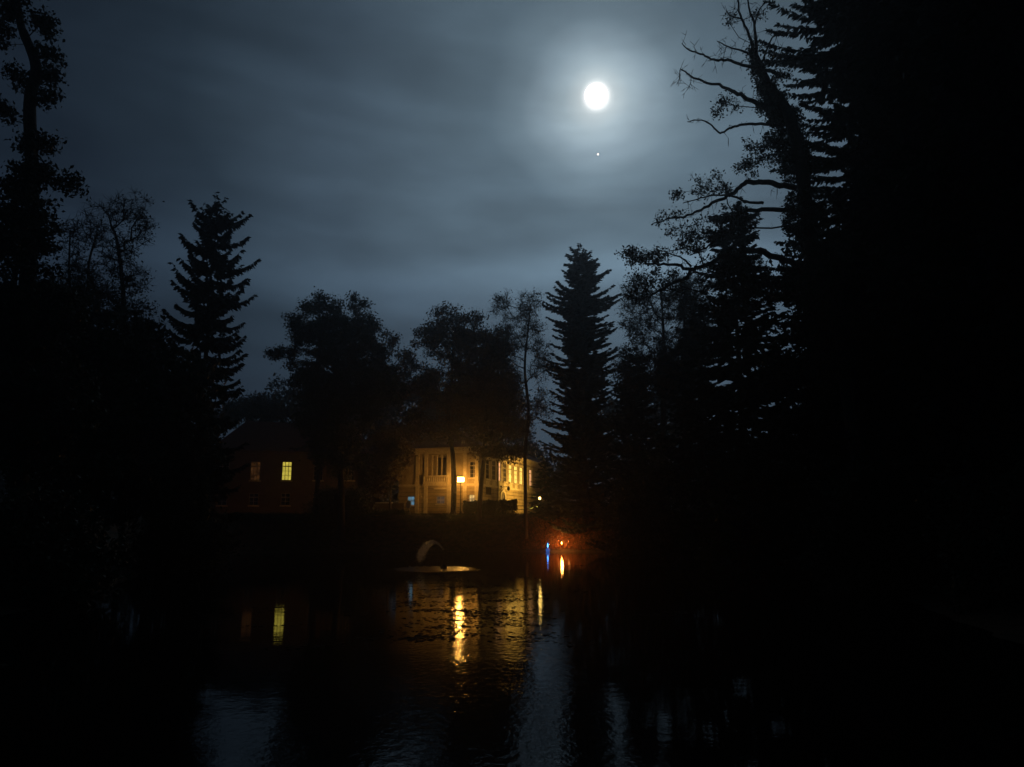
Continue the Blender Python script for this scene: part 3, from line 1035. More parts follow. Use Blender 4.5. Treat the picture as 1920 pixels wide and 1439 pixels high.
def opal(name, col, st):
    m = glassy(name)
    t_ = m.node_tree
    o_ = [n for n in t_.nodes if n.type == 'OUTPUT_MATERIAL'][0]
    e_ = t_.nodes.new('ShaderNodeEmission'); e_.inputs[0].default_value = (*col, 1); e_.inputs[1].default_value = st
    a_ = t_.nodes.new('ShaderNodeAddShader'); src = o_.inputs[0].links[0].from_socket
    t_.links.new(src, a_.inputs[0]); t_.links.new(e_.outputs[0], a_.inputs[1]); t_.links.new(a_.outputs[0], o_.inputs[0])
    return m


def street_lamp(px, py, D, w, h, power, col, label, glow=0.0, rad=.18):
    top = P(px, py, D)
    zg = ground_z(top[0], top[1])
    r = empty('street_lamp', (top[0], top[1], zg), label, 'street lamp', 'lit lamps by the manor')
    x, y, z = top
    z0 = z - h / 2
    MB().lathe((x, y, zg), [(.14, -.1), (.14, .25), (.07, .45), (.05, .6), (.04, z0 - zg - .15), (.09, z0 - zg - .1), (.05, z0 - zg - .02)], 10).build('pole', M_IRON, r, True)
    mb = MB()
    for sx in (-1, 1):
        for sy in (-1, 1):
            mb.box(x + sx * w / 2 - .012, x + sx * w / 2 + .012, y + sy * w / 2 - .012, y + sy * w / 2 + .012, z0 + .021, z0 + h)
    mb.box(x - w / 2 - .02, x + w / 2 + .02, y - w / 2 - .02, y + w / 2 + .02, z0 - .02, z0 + .02)
    mb.build('lantern_frame', M_IRON, r)
    mb = MB(); q = w / 2 + .05
    mb.add([(x - q, y - q, z0 + h), (x + q, y - q, z0 + h), (x + q, y + q, z0 + h), (x - q, y + q, z0 + h), (x, y, z0 + h + .22)],
           [(0, 1, 4), (1, 2, 4), (2, 3, 4), (3, 0, 4), (3, 2, 1, 0)])
    mb.build('lantern_cap', M_IRON, r)
    mb = MB(); e = .006
    for s_ in (-1, 1):
        mb.box(x - w / 2 + .014, x + w / 2 - .014, y + s_ * w / 2 - e, y + s_ * w / 2 + e, z0 + .022, z0 + h - .002)
        mb.box(x + s_ * w / 2 - e, x + s_ * w / 2 + e, y - w / 2 + .014, y + w / 2 - .014, z0 + .022, z0 + h - .002)
    mb.build('lantern_glass', opal('opal_glass', col, glow) if glow else M_LGLASS, r)
    point('lamp_light', (x, y, z), power, col, rad, r)
    return r


street_lamp(864, 900, 82.6, .66, .50, 640, srgb(255, 188, 92), 'tall street lamp glaring white and orange in front of the manor corner', 22.0)
street_lamp(1012, 935, 79.0, .24, .28, 30, srgb(255, 215, 120), 'small white post lantern in front of the small spruce', 2.2, .11)


def added_floodlight(px, py, D, power, target, label):  # added lamp with no visible source, brightens the manor's side wall
    c = P(px, py, D)
    zg = ground_z(c[0], c[1])
    r = empty('added_floodlight', (c[0], c[1], zg), label, 'added_floodlight')
    d = np.array(target) - c; d /= np.linalg.norm(d)
    sd_ = np.cross(d, (0, 0, 1)); sd_ /= np.linalg.norm(sd_); up_ = np.cross(sd_, d)
    MB().tube([(c[0], c[1], zg - .1), c - np.array([0, 0, .16])], .045, 8).build('pole', M_IRON, r, True)
    MB().obox(c - d * .12, sd_ * .2, d * .1, up_ * .15).build('housing', M_IRON, r)
    l = bpy.data.lights.new('added_flood_beam', 'SPOT'); l.energy = power; l.color = srgb(255, 198, 92); l.spot_size = R(125); l.spot_blend = .6; l.shadow_soft_size = .12
    o = bpy.data.objects.new('added_flood_beam', l); COL.objects.link(o); o.parent = r
    o.location = Vector([float(v) for v in c + d * .05]) - Vector(r.location)
    o.rotation_euler = Vector([float(v) for v in d]).to_track_quat('-Z', 'Y').to_euler()
    return r


added_floodlight(1038, 930, 95, 4200, PR.pt(13, 3.5), 'added flood lamp on a short post to light the side wall, behind the small spruce')
added_floodlight(1006, 955, 84, 800, PR.pt(7, 2.5), 'low added flood lamp by the slim trunk to light the side wall near the arched door')

# small signpost and lit stone by the bluish window
c = P(766, 948, 80)
zg = ground_z(c[0], c[1])
sp_ = empty('signpost', (c[0], c[1], zg), 'pale leaning signpost with a rounded board in front of the bluish window', 'signpost')
M_PALE = mat('pale_paint', (.55, .52, .45), (.42, .38, .32), .6, 8)
zt = c[2]
MB().tube([(c[0] + .25, c[1], zg - .1), (c[0] + .05, c[1], zt - .25)], .05, 8).build('post', M_PALE, sp_, True)
mb = MB()
arc = [(c[0] + .22 * math.cos(math.pi * k / 10), zt + .30 + .22 * math.sin(math.pi * k / 10)) for k in range(11)] + [(c[0] - .22, zt - .25), (c[0] + .22, zt - .25)]
fr_ = [(x, c[1] - .02, z) for x, z in arc]; bk = [(x, c[1] + .02, z) for x, z in arc]
n_ = len(arc)
mb.add(fr_ + bk, [tuple(range(n_))[::-1], tuple(range(n_, 2 * n_))] + [(i, (i + 1) % n_, n_ + (i + 1) % n_, n_ + i) for i in range(n_)])
mb.build('board', M_PALE, sp_)

# railing by the thin tree
rl = empty('railing', (*P(972, 948, 78)[:2], 3.3), 'thin iron railing between hedge and slim tree', 'railing')
p, q = P(971, 948, 78), P(1003, 948, 78)
mb = MB(); mb.tube([p, q], .022, 6); mb.tube([p - np.array([0, 0, .4]), q - np.array([0, 0, .4])], .018, 6); mb.build('rail', M_IRON, rl)
for t_ in (0, .5, 1):
    s_ = mid(p, q, t_); MB().tube([(s_[0], s_[1], ground_z(s_[0], s_[1]) - .1), s_ + np.array([0, 0, .03])], .025, 6).build('post', M_IRON, rl)

# ------------------------------------------------------------------ candle lights on the bank
M_FLAME = emis('flame', srgb(255, 190, 110), 14)
M_CUP = glassy('candle_glass', (1, .7, .45))


def candle(px, py, s, power, label, col=srgb(255, 150, 66), st=14):
    d = ray(px, py)
    best = None
    for k in np.linspace(66, 78, 500):
        q = P(px, py, k)
        if ground_z(q[0], q[1]) > q[2] - .16 * s * 2:
            best = q; break
    x, y = best[0], best[1]
    z = ground_z(x, y) + .02
    r = empty('candle_lantern', (x, y, z), label, 'lantern', 'lanterns on the far bank')
    MB().lathe((x, y, z - .02), [(.11 * s, 0), (.12 * s, .05 * s), (.10 * s, .06 * s)], 10).build('base', M_IRON, r)
    MB().lathe((x, y, z + .06 * s), [(.085 * s, 0), (.10 * s, .12 * s), (.09 * s, .24 * s)], 10).build('glass', M_CUP, r, True)
    MB().lathe((x, y, z + .32 * s), [(.11 * s, -.02 * s), (.10 * s, 0), (.02 * s, .06 * s)], 10).build('cap', M_IRON, r)
    MB().lathe((x, y, z + .06 * s), [(.03 * s, 0), (.03 * s, .08 * s)], 8).build('candle', M_PALE, r)
    MB().lathe((x, y, z + .15 * s), [(.004, 0), (.035 * s, .05 * s), (.028 * s, .09 * s), (.003, .15 * s)], 8).build('flame', emis('flame', srgb(255, 170, 90), st), r, True)
    if power:
        point('candle_light', (x, y - .45, z + .50 * s), power, col, .11, r)
    return r


candle(1053, 1016, 1.5, 160, 'brightest of three small candle lanterns glowing on the dark bank', st=60)
candle(1047.5, 1013, .8, .5, 'small candle lantern just left of the brightest one', st=3)
candle(1066, 1014, .8, .8, 'small dim candle lantern right of the brightest one', st=2.5)
CANDLES = True
# blue garden light shaped like a drop
q = P(1027, 1022, 70.6)
x, y = q[0], q[1]; z = max(ground_z(x, y), 0)
br = empty('blue_light', (x, y, z), 'blue drop-shaped glass light at the water edge', 'lantern')
MB().lathe((x, y, z), [(.10, -.1), (.17, .02), (.19, .14), (.13, .26), (.08, .29)], 12).build('base', emis('blue_globe', srgb(70, 120, 220), .45), br, True)
MB().lathe((x, y, z + .30), [(.10, 0), (.20, .14), (.19, .27), (.10, .46), (.02, .60)], 12).build('glass', glassy('blue_glass', (.45, .65, 1)), br, True)
MB().lathe((x, y, z + .33), [(.01, 0), (.05, .1), (.045, .25), (.01, .42)], 8).build('flame', emis('blue_flame', srgb(120, 190, 255), 7), br, True)
point('blue_light_glow', (x, y, z + .58), .9, srgb(40, 110, 255), .08, br)

# reddish ground light on the left wing, and the lit gate pillar
c = P(631, 975, 82); zg = ground_z(c[0], c[1])
gp = empty('gate_pillar', (c[0], c[1], zg), 'short stone gate pillar lit bright orange from below', 'pillar')
MB().box(c[0] - .38, c[0] + .38, c[1] - .38, c[1] + .38, zg - .1, zg + .25).build('plinth', M_TRIM, gp)
MB().box(c[0] - .26, c[0] + .26, c[1] - .26, c[1] + .26, zg + .253, zg + 1.05).build('shaft', M_TRIM, gp)
MB().box(c[0] - .31, c[0] + .31, c[1] - .31, c[1] + .31, zg + 1.053, zg + 1.13).build('cap', M_TRIM, gp)


def garden_light(x, y, power, label, col=srgb(255, 95, 25)):
    z = ground_z(x, y)
    r = empty('garden_light', (x, y, z), label, 'garden light', 'small orange ground lights')
    MB().lathe((x, y, z - .05), [(.07, 0), (.07, .12), (.05, .14)], 10).build('housing', M_IRON, r)
    MB().lathe((x, y, z + .092), [(.045, 0), (.045, .015)], 10).build('lens', emis('orange_lens', col, 1.2), r)
    point('garden_light_glow', (x, y, z + .2), power, col, .05, r)
    return r


garden_light(c[0] - .15, c[1] - .95, 5, 'small orange ground light in front of the gate pillar')
for px, pw in ((455, 3.0), (560, 3.2)):
    q = P(px, 975, 84)
    garden_light(q[0], q[1], pw, 'small reddish ground light below the %s of the long dark house' % ('dim window' if px < 500 else 'bright yellow window'), srgb(255, 80, 30))

# ------------------------------------------------------------------ spout in the pond
M_WET = mat('wet_dark_stone', (.05, .045, .04), (.025, .022, .02), .4, 8, .4)
sx, sy = FX, FY
fo = empty('pond_fountain', (sx, sy, 0), 'arching water spray from a dark spout standing in the pond', 'fountain')
mb = MB(); rr = random.Random(3)
mb.lathe((sx, sy, -.3), [(.24, 0), (.22, .25), (.17, .42), (.09, .52)], 9); mb.build('base', M_WET, fo)
ez = CAM_Z + (980 - 1031) * sy / F + .0
MB().tube([(sx, sy, .15), (sx + .03, sy, .6), (sx + .10, sy, ez - .25), (sx + .06, sy, ez - .02), (sx - .02, sy, ez + .05)], [.03, .028, .025, .025, .028], 8).build('pipe', M_WET, fo, True)
ms = bpy.data.materials.new('water_spray'); ms.use_nodes = True
t_ = ms.node_tree; t_.nodes.clear()
rf_ = t_.nodes.new('ShaderNodeBsdfTranslucent'); rf_.inputs[0].default_value = (1, 1, 1, 1)
g_ = t_.nodes.new('ShaderNodeBsdfRefraction'); g_.inputs['Roughness'].default_value = .34; g_.inputs['IOR'].default_value = 1.28
x_ = t_.nodes.new('ShaderNodeMixShader'); x_.inputs[0].default_value = .8
t_.links.new(rf_.outputs[0], x_.inputs[1]); t_.links.new(g_.outputs[0], x_.inputs[2])
tr_ = t_.nodes.new('ShaderNodeBsdfTransparent'); x2 = t_.nodes.new('ShaderNodeMixShader'); x2.inputs[0].default_value = .32
t_.links.new(tr_.outputs[0], x2.inputs[1]); t_.links.new(x_.outputs[0], x2.inputs[2])
o_ = t_.nodes.new('ShaderNodeOutputMaterial'); t_.links.new(x2.outputs[0], o_.inputs[0])
rng = np.random.default_rng(8)


def jet(tt, vx, vz, x0=sx - .02, z0=ez + .05):
    return x0 - vx * tt, z0 + vz * tt - 4.9 * tt * tt


pts = []
N_ = 22000
tt = rng.uniform(0, .72, N_) ** 1.0
vx = 2.0 + rng.normal(size=N_) * .10 * (.15 + tt * 2.2); vz = 2.9 + rng.normal(size=N_) * .16 * (.15 + tt * 2.2)
X_, Z_ = jet(tt, vx, vz)
X_ += rng.normal(size=N_) * .012 + np.abs(rng.normal(size=N_)) * .10 * tt
Z_ += rng.normal(size=N_) * .012
Y_ = sy + rng.normal(size=N_) * (.02 + .22 * tt)
ok = Z_ > .02
C = np.stack([X_, Y_, Z_], axis=1)[ok]
V, Q = leaves(C, .034, rng, aspect=.8)
mbV = [V]; mbQ = [Q]; o_n = len(V)
for k in range(9):
    ts = np.linspace(0, .5, 20)
    a_, b_ = 2.0 + rng.normal() * .05, 2.9 + rng.normal() * .07
    px_, pz_ = jet(ts, a_, b_)
    pp = np.stack([px_, np.full(20, sy) + rng.normal() * .1 * ts + rng.normal() * .01, pz_], axis=1)
    ra = np.linspace(.040, .014, 20)
    v_, q_ = frusta(pp[:-1], pp[1:], ra[:-1], ra[1:], 5)
    mbV.append(v_); mbQ.append(q_ + o_n); o_n += len(v_)
spr = link('water_jet', quad_mesh('water_jet', np.concatenate(mbV), np.concatenate(mbQ)), ms, fo)

# ------------------------------------------------------------------ hedge
hx0, hx1 = P(869, 950, 76)[0], P(969, 950, 76)[0]
hd = empty('clipped_hedge', ((hx0 + hx1) / 2, 76, ground_z((hx0 + hx1) / 2, 76)), 'dark clipped hedge in front of the lit side wall', 'hedge')
n = 15000
X_ = rng.uniform(hx0, hx1, n)
zt_ = np.interp(X_, [hx0, hx1], [CAM_Z + (980 - 942) * 76 / F, CAM_Z + (980 - 939) * 76 / F]) + np.sin(X_ * 5) * .05
zb_ = height(X_, np.full(n, 76.)) + .0
v = rng.uniform(0, 1, n)
keep = (v > .34) | (rng.uniform(0, 1, n) < .30)
C = np.stack([X_, 76 + rng.uniform(-.45, .45, n), zb_ + (zt_ - zb_) * v], axis=1)[keep]
C += rng.normal(size=C.shape) * .04
V, Q = leaves(C, .15, rng)
link('foliage', quad_mesh('foliage', V, Q), M_HEDGE, hd)
pa = []; pb_ = []
for k in range(46):
    x = rng.uniform(hx0 + .1, hx1 - .1); y = 76 + rng.uniform(-.3, .3); z = ground_z(x, y)
    for j in range(4):
        pa.append((x, y, z - .05)); pb_.append((x + rng.normal() * .2, y + rng.normal() * .15, z + rng.uniform(.8, 1.6)))
V, Q = frusta(np.array(pa), np.array(pb_), np.full(len(pa), .02), np.full(len(pa), .01), 4)
link('stems', quad_mesh('stems', V, Q), M_BARK, hd)


def bush(px0, px1, py_top, D, seed, label, n=7000, leaf=.22, m=None, name='bush', depth=1.6, py_base=None, round_=1.0):
    rng = np.random.default_rng(seed)
    cx = (P(px0, 980, D)[0] + P(px1, 980, D)[0]) / 2; rx = abs(P(px1, 980, D)[0] - P(px0, 980, D)[0]) / 2
    zt = P((px0 + px1) / 2, py_top, D)[2]; zg = ground_z(cx, D)
    H = max(zt - zg, .4)
    r = empty(name, (cx, D, zg), label, 'bush')
    cs = rng.uniform(-1, 1, (26, 3)); cs[:, 2] = np.abs(cs[:, 2])
    cs /= np.maximum(1, np.linalg.norm(cs, axis=1, keepdims=True)) * 1.1
    ctr = np.array([cx, D, zg + .1]) + cs * np.array([rx * .8, depth, H * .82])
    C = ctr[rng.integers(0, 26, n)] + rng.normal(size=(n, 3)) * np.array([rx * .16 + .1, .35, H * .11 + .06])
    gz_ = height(C[:, 0], C[:, 1]); C[:, 2] = np.maximum(C[:, 2], gz_ + .03)
    V, Q = leaves(C, leaf, rng)
    link('foliage', quad_mesh('foliage', V, Q), m or M_LEAF, r)
    fo_ = np.array([cx, D, zg - .05])
    V, Q = frusta(np.tile(fo_, (26, 1)) + rng.normal(size=(26, 3)) * np.array([.15, .15, 0]), ctr, np.full(26, .035), np.full(26, .012), 5)
    link('stems', quad_mesh('stems', V, Q), M_BARK, r)
    return r


# ------------------------------------------------------------------ trees, left side
broadleaf('gnarled_tree', 'tall gnarled tree with leaf clumps at the left edge, nearest the camera', 30,
          [(45, 1000), (38, 700), (45, 450), (50, 320), (60, 200), (70, 130), (50, 70), (34, 40), (20, -60)],
          [(88, 50, 26, 26), (95, 103, 22, 10), (85, 185, 24, 18), (90, 140, 12, 20), (35, 145, 22, 18), (12, 215, 18, 25), (78, 272, 34, 28), (50, 330, 55, 36),
           (133, 345, 20, 15), (15, 10, 22, 30), (60, -40, 60, 50), (0, 60, 20, 40), (30, 430, 75, 90), (50, 590, 100, 110), (60, 780, 110, 130)],
          11, n_t=460, n_leaf=38000, leaf=.19, spread=.22, r_base=.42, r_tip=.009, twigs=900, group='trees on the left bank')
broadleaf('bare_tree', 'bare forked tree directly left of the pointed spruce', 46,
          [(233, 1000), (232, 620), (224, 520), (216, 450), (205, 420)],
          [(215, 400, 45, 30, .3), (255, 400, 28, 45, 1), (268, 440, 18, 35), (225, 480, 45, 55), (255, 520, 30, 30), (225, 570, 60, 50, 3)],
          12, n_t=230, n_leaf=2600, leaf=.16, spread=.3, r_base=.22, r_tip=.016, twigs=1800, group='trees on the left bank', bark=M_BARK2)
broadleaf('bare_tree', 'thin bare tree between the gnarled tree and the forked bare tree', 48,
          [(178, 1000), (178, 600), (180, 520), (176, 440)], [(170, 440, 38, 55, .4), (150, 520, 40, 50), (180, 560, 50, 50, 3)],
          13, n_t=200, n_leaf=2400, leaf=.15, spread=.3, r_base=.16, r_tip=.014, twigs=1500, group='trees on the left bank', bark=M_BARK2)
broadleaf('bare_tree', 'wispy bare sapling beside the clumps of the gnarled tree', 44,
          [(130, 1000), (132, 620), (135, 520), (140, 440)], [(135, 450, 28, 50, .4), (130, 530, 40, 40, 1), (120, 570, 50, 50, 3)],
          14, n_t=150, n_leaf=2400, leaf=.15, spread=.3, r_base=.13, r_tip=.013, twigs=1100, group='trees on the left bank', bark=M_BARK2)
conifer('spruce_tree', 'pointed spruce with drooping layered boughs standing clear against the sky', 361, 386, 48,
        [(386, 1), (400, 20), (430, 40), (470, 54), (510, 62), (535, 84), (560, 72), (600, 72), (660, 70), (720, 74), (800, 72), (1000, 80)], 21,
        whorl=1.05, nb=11, droop=.62, up=.42, twig=.55, dens=40, hang=1.0, lump=.10, zj=.34, right_bias=(float(P(364, 522, 48)[2]), .9, 1.35), r_base=.32, group='trees on the left bank')
broadleaf('dense_tree', 'dense black tree in front of the bare trees on the left bank', 40,
          [(150, 1000), (150, 800), (150, 680)], [(120, 640, 130, 70), (140, 780, 150, 120), (60, 640, 90, 90), (200, 900, 150, 80)],
          15, n_t=300, n_leaf=24000, leaf=.34, spread=.5, r_base=.3, group='trees on the left bank')
broadleaf('dense_tree', 'rounded dense tree in front of the spruce foot', 43,
          [(290, 1000), (285, 850), (285, 740)], [(265, 650, 45, 60), (300, 760, 105, 110), (320, 880, 85, 100)],
          16, n_t=300, n_leaf=20000, leaf=.32, spread=.45, r_base=.26, group='trees on the left bank')
bush(-80, 250, 900, 26, 31, 'wide black bush at the left water edge', n=16000, leaf=.2)
bush(220, 440, 930, 44, 32, 'low dark bush below the spruce', n=12000, leaf=.2)
bush(380, 640, 968, 72, 33, 'low scrub on the bank below the long dark house', n=9000, leaf=.16)
broadleaf('round_tree', 'small round tree above the roof of the long dark house', 108,
          [(470, 975), (470, 860), (472, 800)], [(478, 765, 48, 24), (430, 780, 25, 20), (515, 778, 22, 16)],
          17, n_t=220, n_leaf=9000, leaf=.34, spread=.5, r_base=.3, m=M_AUT)

# ------------------------------------------------------------------ trees, middle
conifer('fir_tree', 'dark fir showing pointed boughs at the left of the big round tree', 592, 585, 80,
        [(585, 1), (640, 30), (700, 48), (740, 58), (780, 64), (815, 60)], 22, whorl=.9, nb=7, droop=.55, up=.25, twig=.7, dens=16, base_py=815,
        r_base=.3, hang=1.0, bare_below=8)
broadleaf('big_round_tree', 'big round-crowned tree left of the lamp, widest crown in the middle', 72,
          [(642, 972), (640, 860), (632, 760), (628, 680)],
          [(628, 612, 80, 48), (570, 625, 34, 36), (690, 640, 46, 50), (640, 700, 105, 75), (548, 602, 18, 10), (540, 668, 30, 12), (518, 664, 12, 5), (700, 730, 60, 60),
           (630, 780, 75, 60), (640, 850, 60, 50), (735, 640, 10, 14), (605, 562, 14, 12), (665, 568, 22, 12), (570, 580, 12, 12)],
          41, n_t=640, n_leaf=76000, leaf=.23, spread=.34, r_base=.42, twigs=2600)
broadleaf('leafy_tree', 'leafy tree whose straight trunk stands just left of the lamp', 77,
          [(850, 966), (851, 900), (849, 850), (840, 790), (846, 720), (850, 660)],
          [(850, 620, 58, 36), (802, 640, 26, 30), (882, 665, 60, 50), (800, 720, 46, 44, .8), (860, 740, 75, 44), (762, 680, 22, 34, .5), (835, 585, 30, 14, .4), (870, 800, 60, 32, .5), (780, 800, 50, 36, .6), (740, 720, 30, 40, .6)],
          42, n_t=520, n_leaf=34000, leaf=.25, spread=.36, r_base=.40, twigs=1800, m=M_AUT)
broadleaf('leafy_tree', 'leaning leafy tree right of the lamp beside the manor corner', 75,
          [(897, 962), (903, 900), (908, 850), (910, 790), (916, 720), (920, 670)],
          [(920, 660, 40, 50), (905, 740, 55, 46, .8), (935, 745, 40, 48, .7), (925, 805, 46, 28, .45), (955, 720, 18, 30, .6), (950, 850, 36, 13, .9), (915, 845, 30, 14, .7), (890, 600, 10, 10)],
          43, n_t=480, n_leaf=27000, leaf=.25, spread=.40, r_base=.34, twigs=1700, m=M_AUT)
broadleaf('slim_tree', 'slim tall tree with see-through crown and straight trunk left of the fir', 73,
          [(986, 965), (985, 900), (985, 840), (991, 770), (984, 690), (990, 620), (995, 570)],
          [(995, 570, 26, 30), (940, 575, 22, 32), (945, 640, 26, 40), (985, 620, 38, 46), (1012, 680, 24, 44), (960, 700, 32, 40), (1015, 760, 24, 34), (975, 790, 34, 34)],
          44, n_t=420, n_leaf=6000, leaf=.17, spread=.34, r_base=.26, r_tip=.015, twigs=4200, m=M_AUT, pen=.12)
bush(560, 700, 905, 75, 34, 'dark bush under the big round tree', n=11000, leaf=.2)
bush(1034, 1112, 984, 74.6, 45, 'low rusty-leaved bush glowing orange above the candle lanterns', n=5200, leaf=.13, m=mat('rusty_leaf', (.34, .15, .05), (.16, .07, .03), .7, 2), depth=.5)
rng = np.random.default_rng(19)
n = 9000
X_ = P(1055, 1000, 73)[0] + rng.normal(size=n) * 1.6; Y_ = rng.uniform(70.8, 75.5, n)
gz_ = height(X_, Y_)
C = np.stack([X_, Y_, gz_ + rng.uniform(.0, .16, n)], axis=1)[gz_ > .15]
V, Q = leaves(C, .12, rng)
tag(link('fallen_leaves', quad_mesh('fallen_leaves', V, Q), mat('rust_fallen_leaf', (.40, .17, .06), (.18, .08, .03), .7, 3)), 'rusty fallen leaves and low growth on the bank round the candles', 'leaves', kind='stuff')
bush(690, 765, 962, 76, 35, 'low dark shrub in front of the garden wall', n=3500, leaf=.14)
bush(815, 870, 966, 75, 36, 'low shrub at the foot of the straight trunk', n=2600, leaf=.12)
conifer('spruce_tree', 'small spruce in front of the far end of the lit side wall', 1022, 850, 84,
        [(850, 2), (880, 15), (905, 22), (930, 30), (965, 30)], 23, whorl=.36, nb=9, droop=.3, up=.12, twig=.42, dens=34, r_base=.12, bare_below=.8)

broadleaf('round_tree', 'round tree filling the gap between the long dark house and the manor', 82,
          [(732, 975), (732, 930), (734, 890)], [(735, 868, 30, 32), (712, 900, 22, 30), (752, 850, 20, 24), (726, 825, 34, 26)],
          46, n_t=240, n_leaf=16000, leaf=.26, spread=.35, r_base=.2, m=M_AUT)
for k_, (px_, top_, hw_, lb_) in enumerate(((600, 690, 120, 'behind the big round tree'), (770, 690, 110, 'behind the manor roof, left half'), (910, 700, 100, 'behind the manor roof, right half'), (1240, 690, 120, 'far behind the twiggy trees on the right'))):
    broadleaf('dense_tree', 'dark tree ' + lb_, 122, [(px_, 975), (px_, 880), (px_ + 3, top_ + 60)],
              [(px_, top_ + 50, hw_ * .75, 42), (px_ - hw_ * .4, top_ + 90, hw_ * .6, 45), (px_ + hw_ * .4, top_ + 85, hw_ * .6, 45), (px_, top_ + 150, hw_, 60)],
              90 + k_, n_t=200, n_leaf=15000, leaf=.55, spread=.8, r_base=.4, group='dark trees behind the houses')

# ------------------------------------------------------------------ trees, right side
conifer('fir_tree', 'tall dense fir with bushy top right of the slim tree', 1098, 488, 74,
        [(480, 12), (497, 26), (520, 34), (545, 36), (556, 50), (585, 58), (622, 60), (650, 44), (664, 58), (700, 62), (735, 52), (760, 62), (820, 66), (900, 72), (985, 78)], 24,
        whorl=.38, nb=9, droop=.03, up=.20, twig=.62, dens=34, r_base=.4, hang=.25, lump=.20, zj=1.1)
conifer('fir_tree', 'short fir at the right foot of the tall dense fir', 1196, 640, 66,
        [(640, 3), (680, 22), (730, 38), (800, 52), (980, 70)], 25, whorl=.45, nb=8, droop=.15, up=.2, twig=.6, dens=24, r_base=.25, zj=.6)
broadleaf('bare_tree', 'twiggy bare tree right of the tall dense fir', 62,
          [(1243, 1000), (1243, 800), (1244, 680), (1243, 600), (1240, 540)],
          [(1215, 580, 48, 44, .6), (1262, 560, 34, 50, .7), (1235, 650, 52, 40), (1180, 610, 26, 30, .5), (1290, 620, 26, 60, 1), (1195, 545, 30, 30, .5), (1250, 700, 80, 50, 2.5), (1180, 690, 40, 40, 1.5)],
          51, n_t=420, n_leaf=9000, leaf=.18, spread=.35, r_base=.22, r_tip=.018, twigs=6000, bark=M_BARK2, m=M_AUT)
broadleaf('bare_tree', 'second twiggy bare tree in front of the dark firs on the right bank', 57,
          [(1283, 1000), (1283, 780), (1285, 640), (1283, 560)],
          [(1290, 560, 40, 50, .6), (1315, 640, 40, 50, 1), (1270, 700, 40, 50, 2)],
          56, n_t=300, n_leaf=8000, leaf=.18, spread=.35, r_base=.2, r_tip=.016, twigs=4200, bark=M_BARK2, m=M_AUT)
conifer('fir_tree', 'wide dark fir between the twiggy trees and the leaning dead tree', 1322, 575, 56,
        [(575, 6), (620, 36), (680, 62), (740, 75), (820, 85), (985, 95)], 26, whorl=.55, nb=8, droop=.2, up=.2, twig=.6, dens=19, r_base=.3, zj=.45)
conifer('fir_tree', 'tall open fir directly left of the leaning dead tree', 1403, 384, 47,
        [(384, 16), (420, 40), (480, 56), (540, 64), (600, 86), (700, 105), (850, 125), (1000, 135)], 27, whorl=.55, nb=9, droop=.12, up=.2, twig=.6, dens=24, lump=.25, zj=.45, r_base=.36)
conifer('fir_tree', 'low fir at the right water edge below the dead tree', 1480, 640, 38,
        [(640, 6), (720, 60), (820, 110), (1000, 150)], 28, whorl=.5, nb=9, droop=.2, up=.2, twig=.5, dens=22, r_base=.25)

B = lambda *a: [(x, y, 33 + d) for x, y, d in a]
limbs = [
    (B((1450, 135, 0), (1402, 125, -.3), (1364, 113, -.6), (1338, 112, -.8), (1313, 101, -1), (1289, 93, -1.2), (1279, 82, -1.3)), .085, .02),
    (B((1470, 215, 0), (1428, 198, -.2), (1383, 176, -.4), (1357, 163, -.4), (1303, 147, -.2), (1276, 129, 0)), .13, .025),
    (B((1480, 235, 0), (1425, 233, .3), (1392, 234, .5), (1367, 241, .7), (1350, 250, .8), (1332, 233, .9), (1310, 225, 1), (1290, 229, 1.1)), .075, .022),
    (B((1276, 129, 0), (1274, 140, 0), (1275, 152, 0)), .02, .01), (B((1292, 138, 0), (1296, 150, .1), (1290, 168, .1)), .02, .008),
    (B((1415, 110, 0), (1395, 97, .3), (1370, 90, .5), (1345, 77, .6)), .065, .02), (B((1362, 88, .5), (1358, 100, .5), (1357, 110, .5)), .02, .01),
    (B((1415, 100, 0), (1402, 60, .2), (1388, 30, .3), (1384, 0, .3), (1380, -30, .3)), .075, .03),
    (B((1418, 100, 0), (1415, 50, -.2), (1405, 20, -.3), (1402, -10, -.4)), .075, .03), (B((1415, 50, -.2), (1424, 18, -.2), (1440, 3, -.2)), .045, .02),
    (B((1388, 35, .3), (1370, 30, .3), (1362, 20, .3)), .04, .02),
    (B((1430, 115, 0), (1440, 88, .2), (1452, 66, .3), (1466, 68, .4)), .055, .02), (B((1448, 125, 0), (1458, 108, 0), (1465, 101, 0)), .04, .015),
    (B((1530, 360, 0), (1480, 350, 0), (1440, 342, -.2), (1400, 343, -.4), (1380, 358, -.6), (1360, 370, -.8), (1320, 390, -1), (1290, 405, -1.2), (1255, 410, -1.3), (1220, 421, -1.4)), .15, .02),
    (B((1430, 381, 0), (1405, 380, .1), (1375, 369, .3), (1335, 367, .5), (1310, 373, .6), (1280, 381, .8)), .07, .02),
    (B((1520, 400, 0), (1450, 395, .4), (1400, 395, .6), (1358, 415, .8), (1348, 440, 1), (1330, 460, 1.1), (1295, 478, 1.1)), .12, .03),
    (B((1545, 540, 0), (1500, 503, .2), (1455, 482, .2), (1413, 470, 0), (1361, 480, -.4), (1316, 502, -.7), (1292, 505, -.9), (1262, 496, -1.1), (1219, 496, -1.3), (1190, 480, -1.4)), .17, .03),
    (B((1295, 505, -.9), (1286, 521, -.9), (1262, 530, -.8), (1230, 550, -.7), (1201, 561, -.6), (1170, 552, -.5)), .09, .025),
    (B((1296, 500, -.9), (1280, 485, -1), (1262, 478, -1.1), (1240, 470, -1.2)), .05, .015),
]
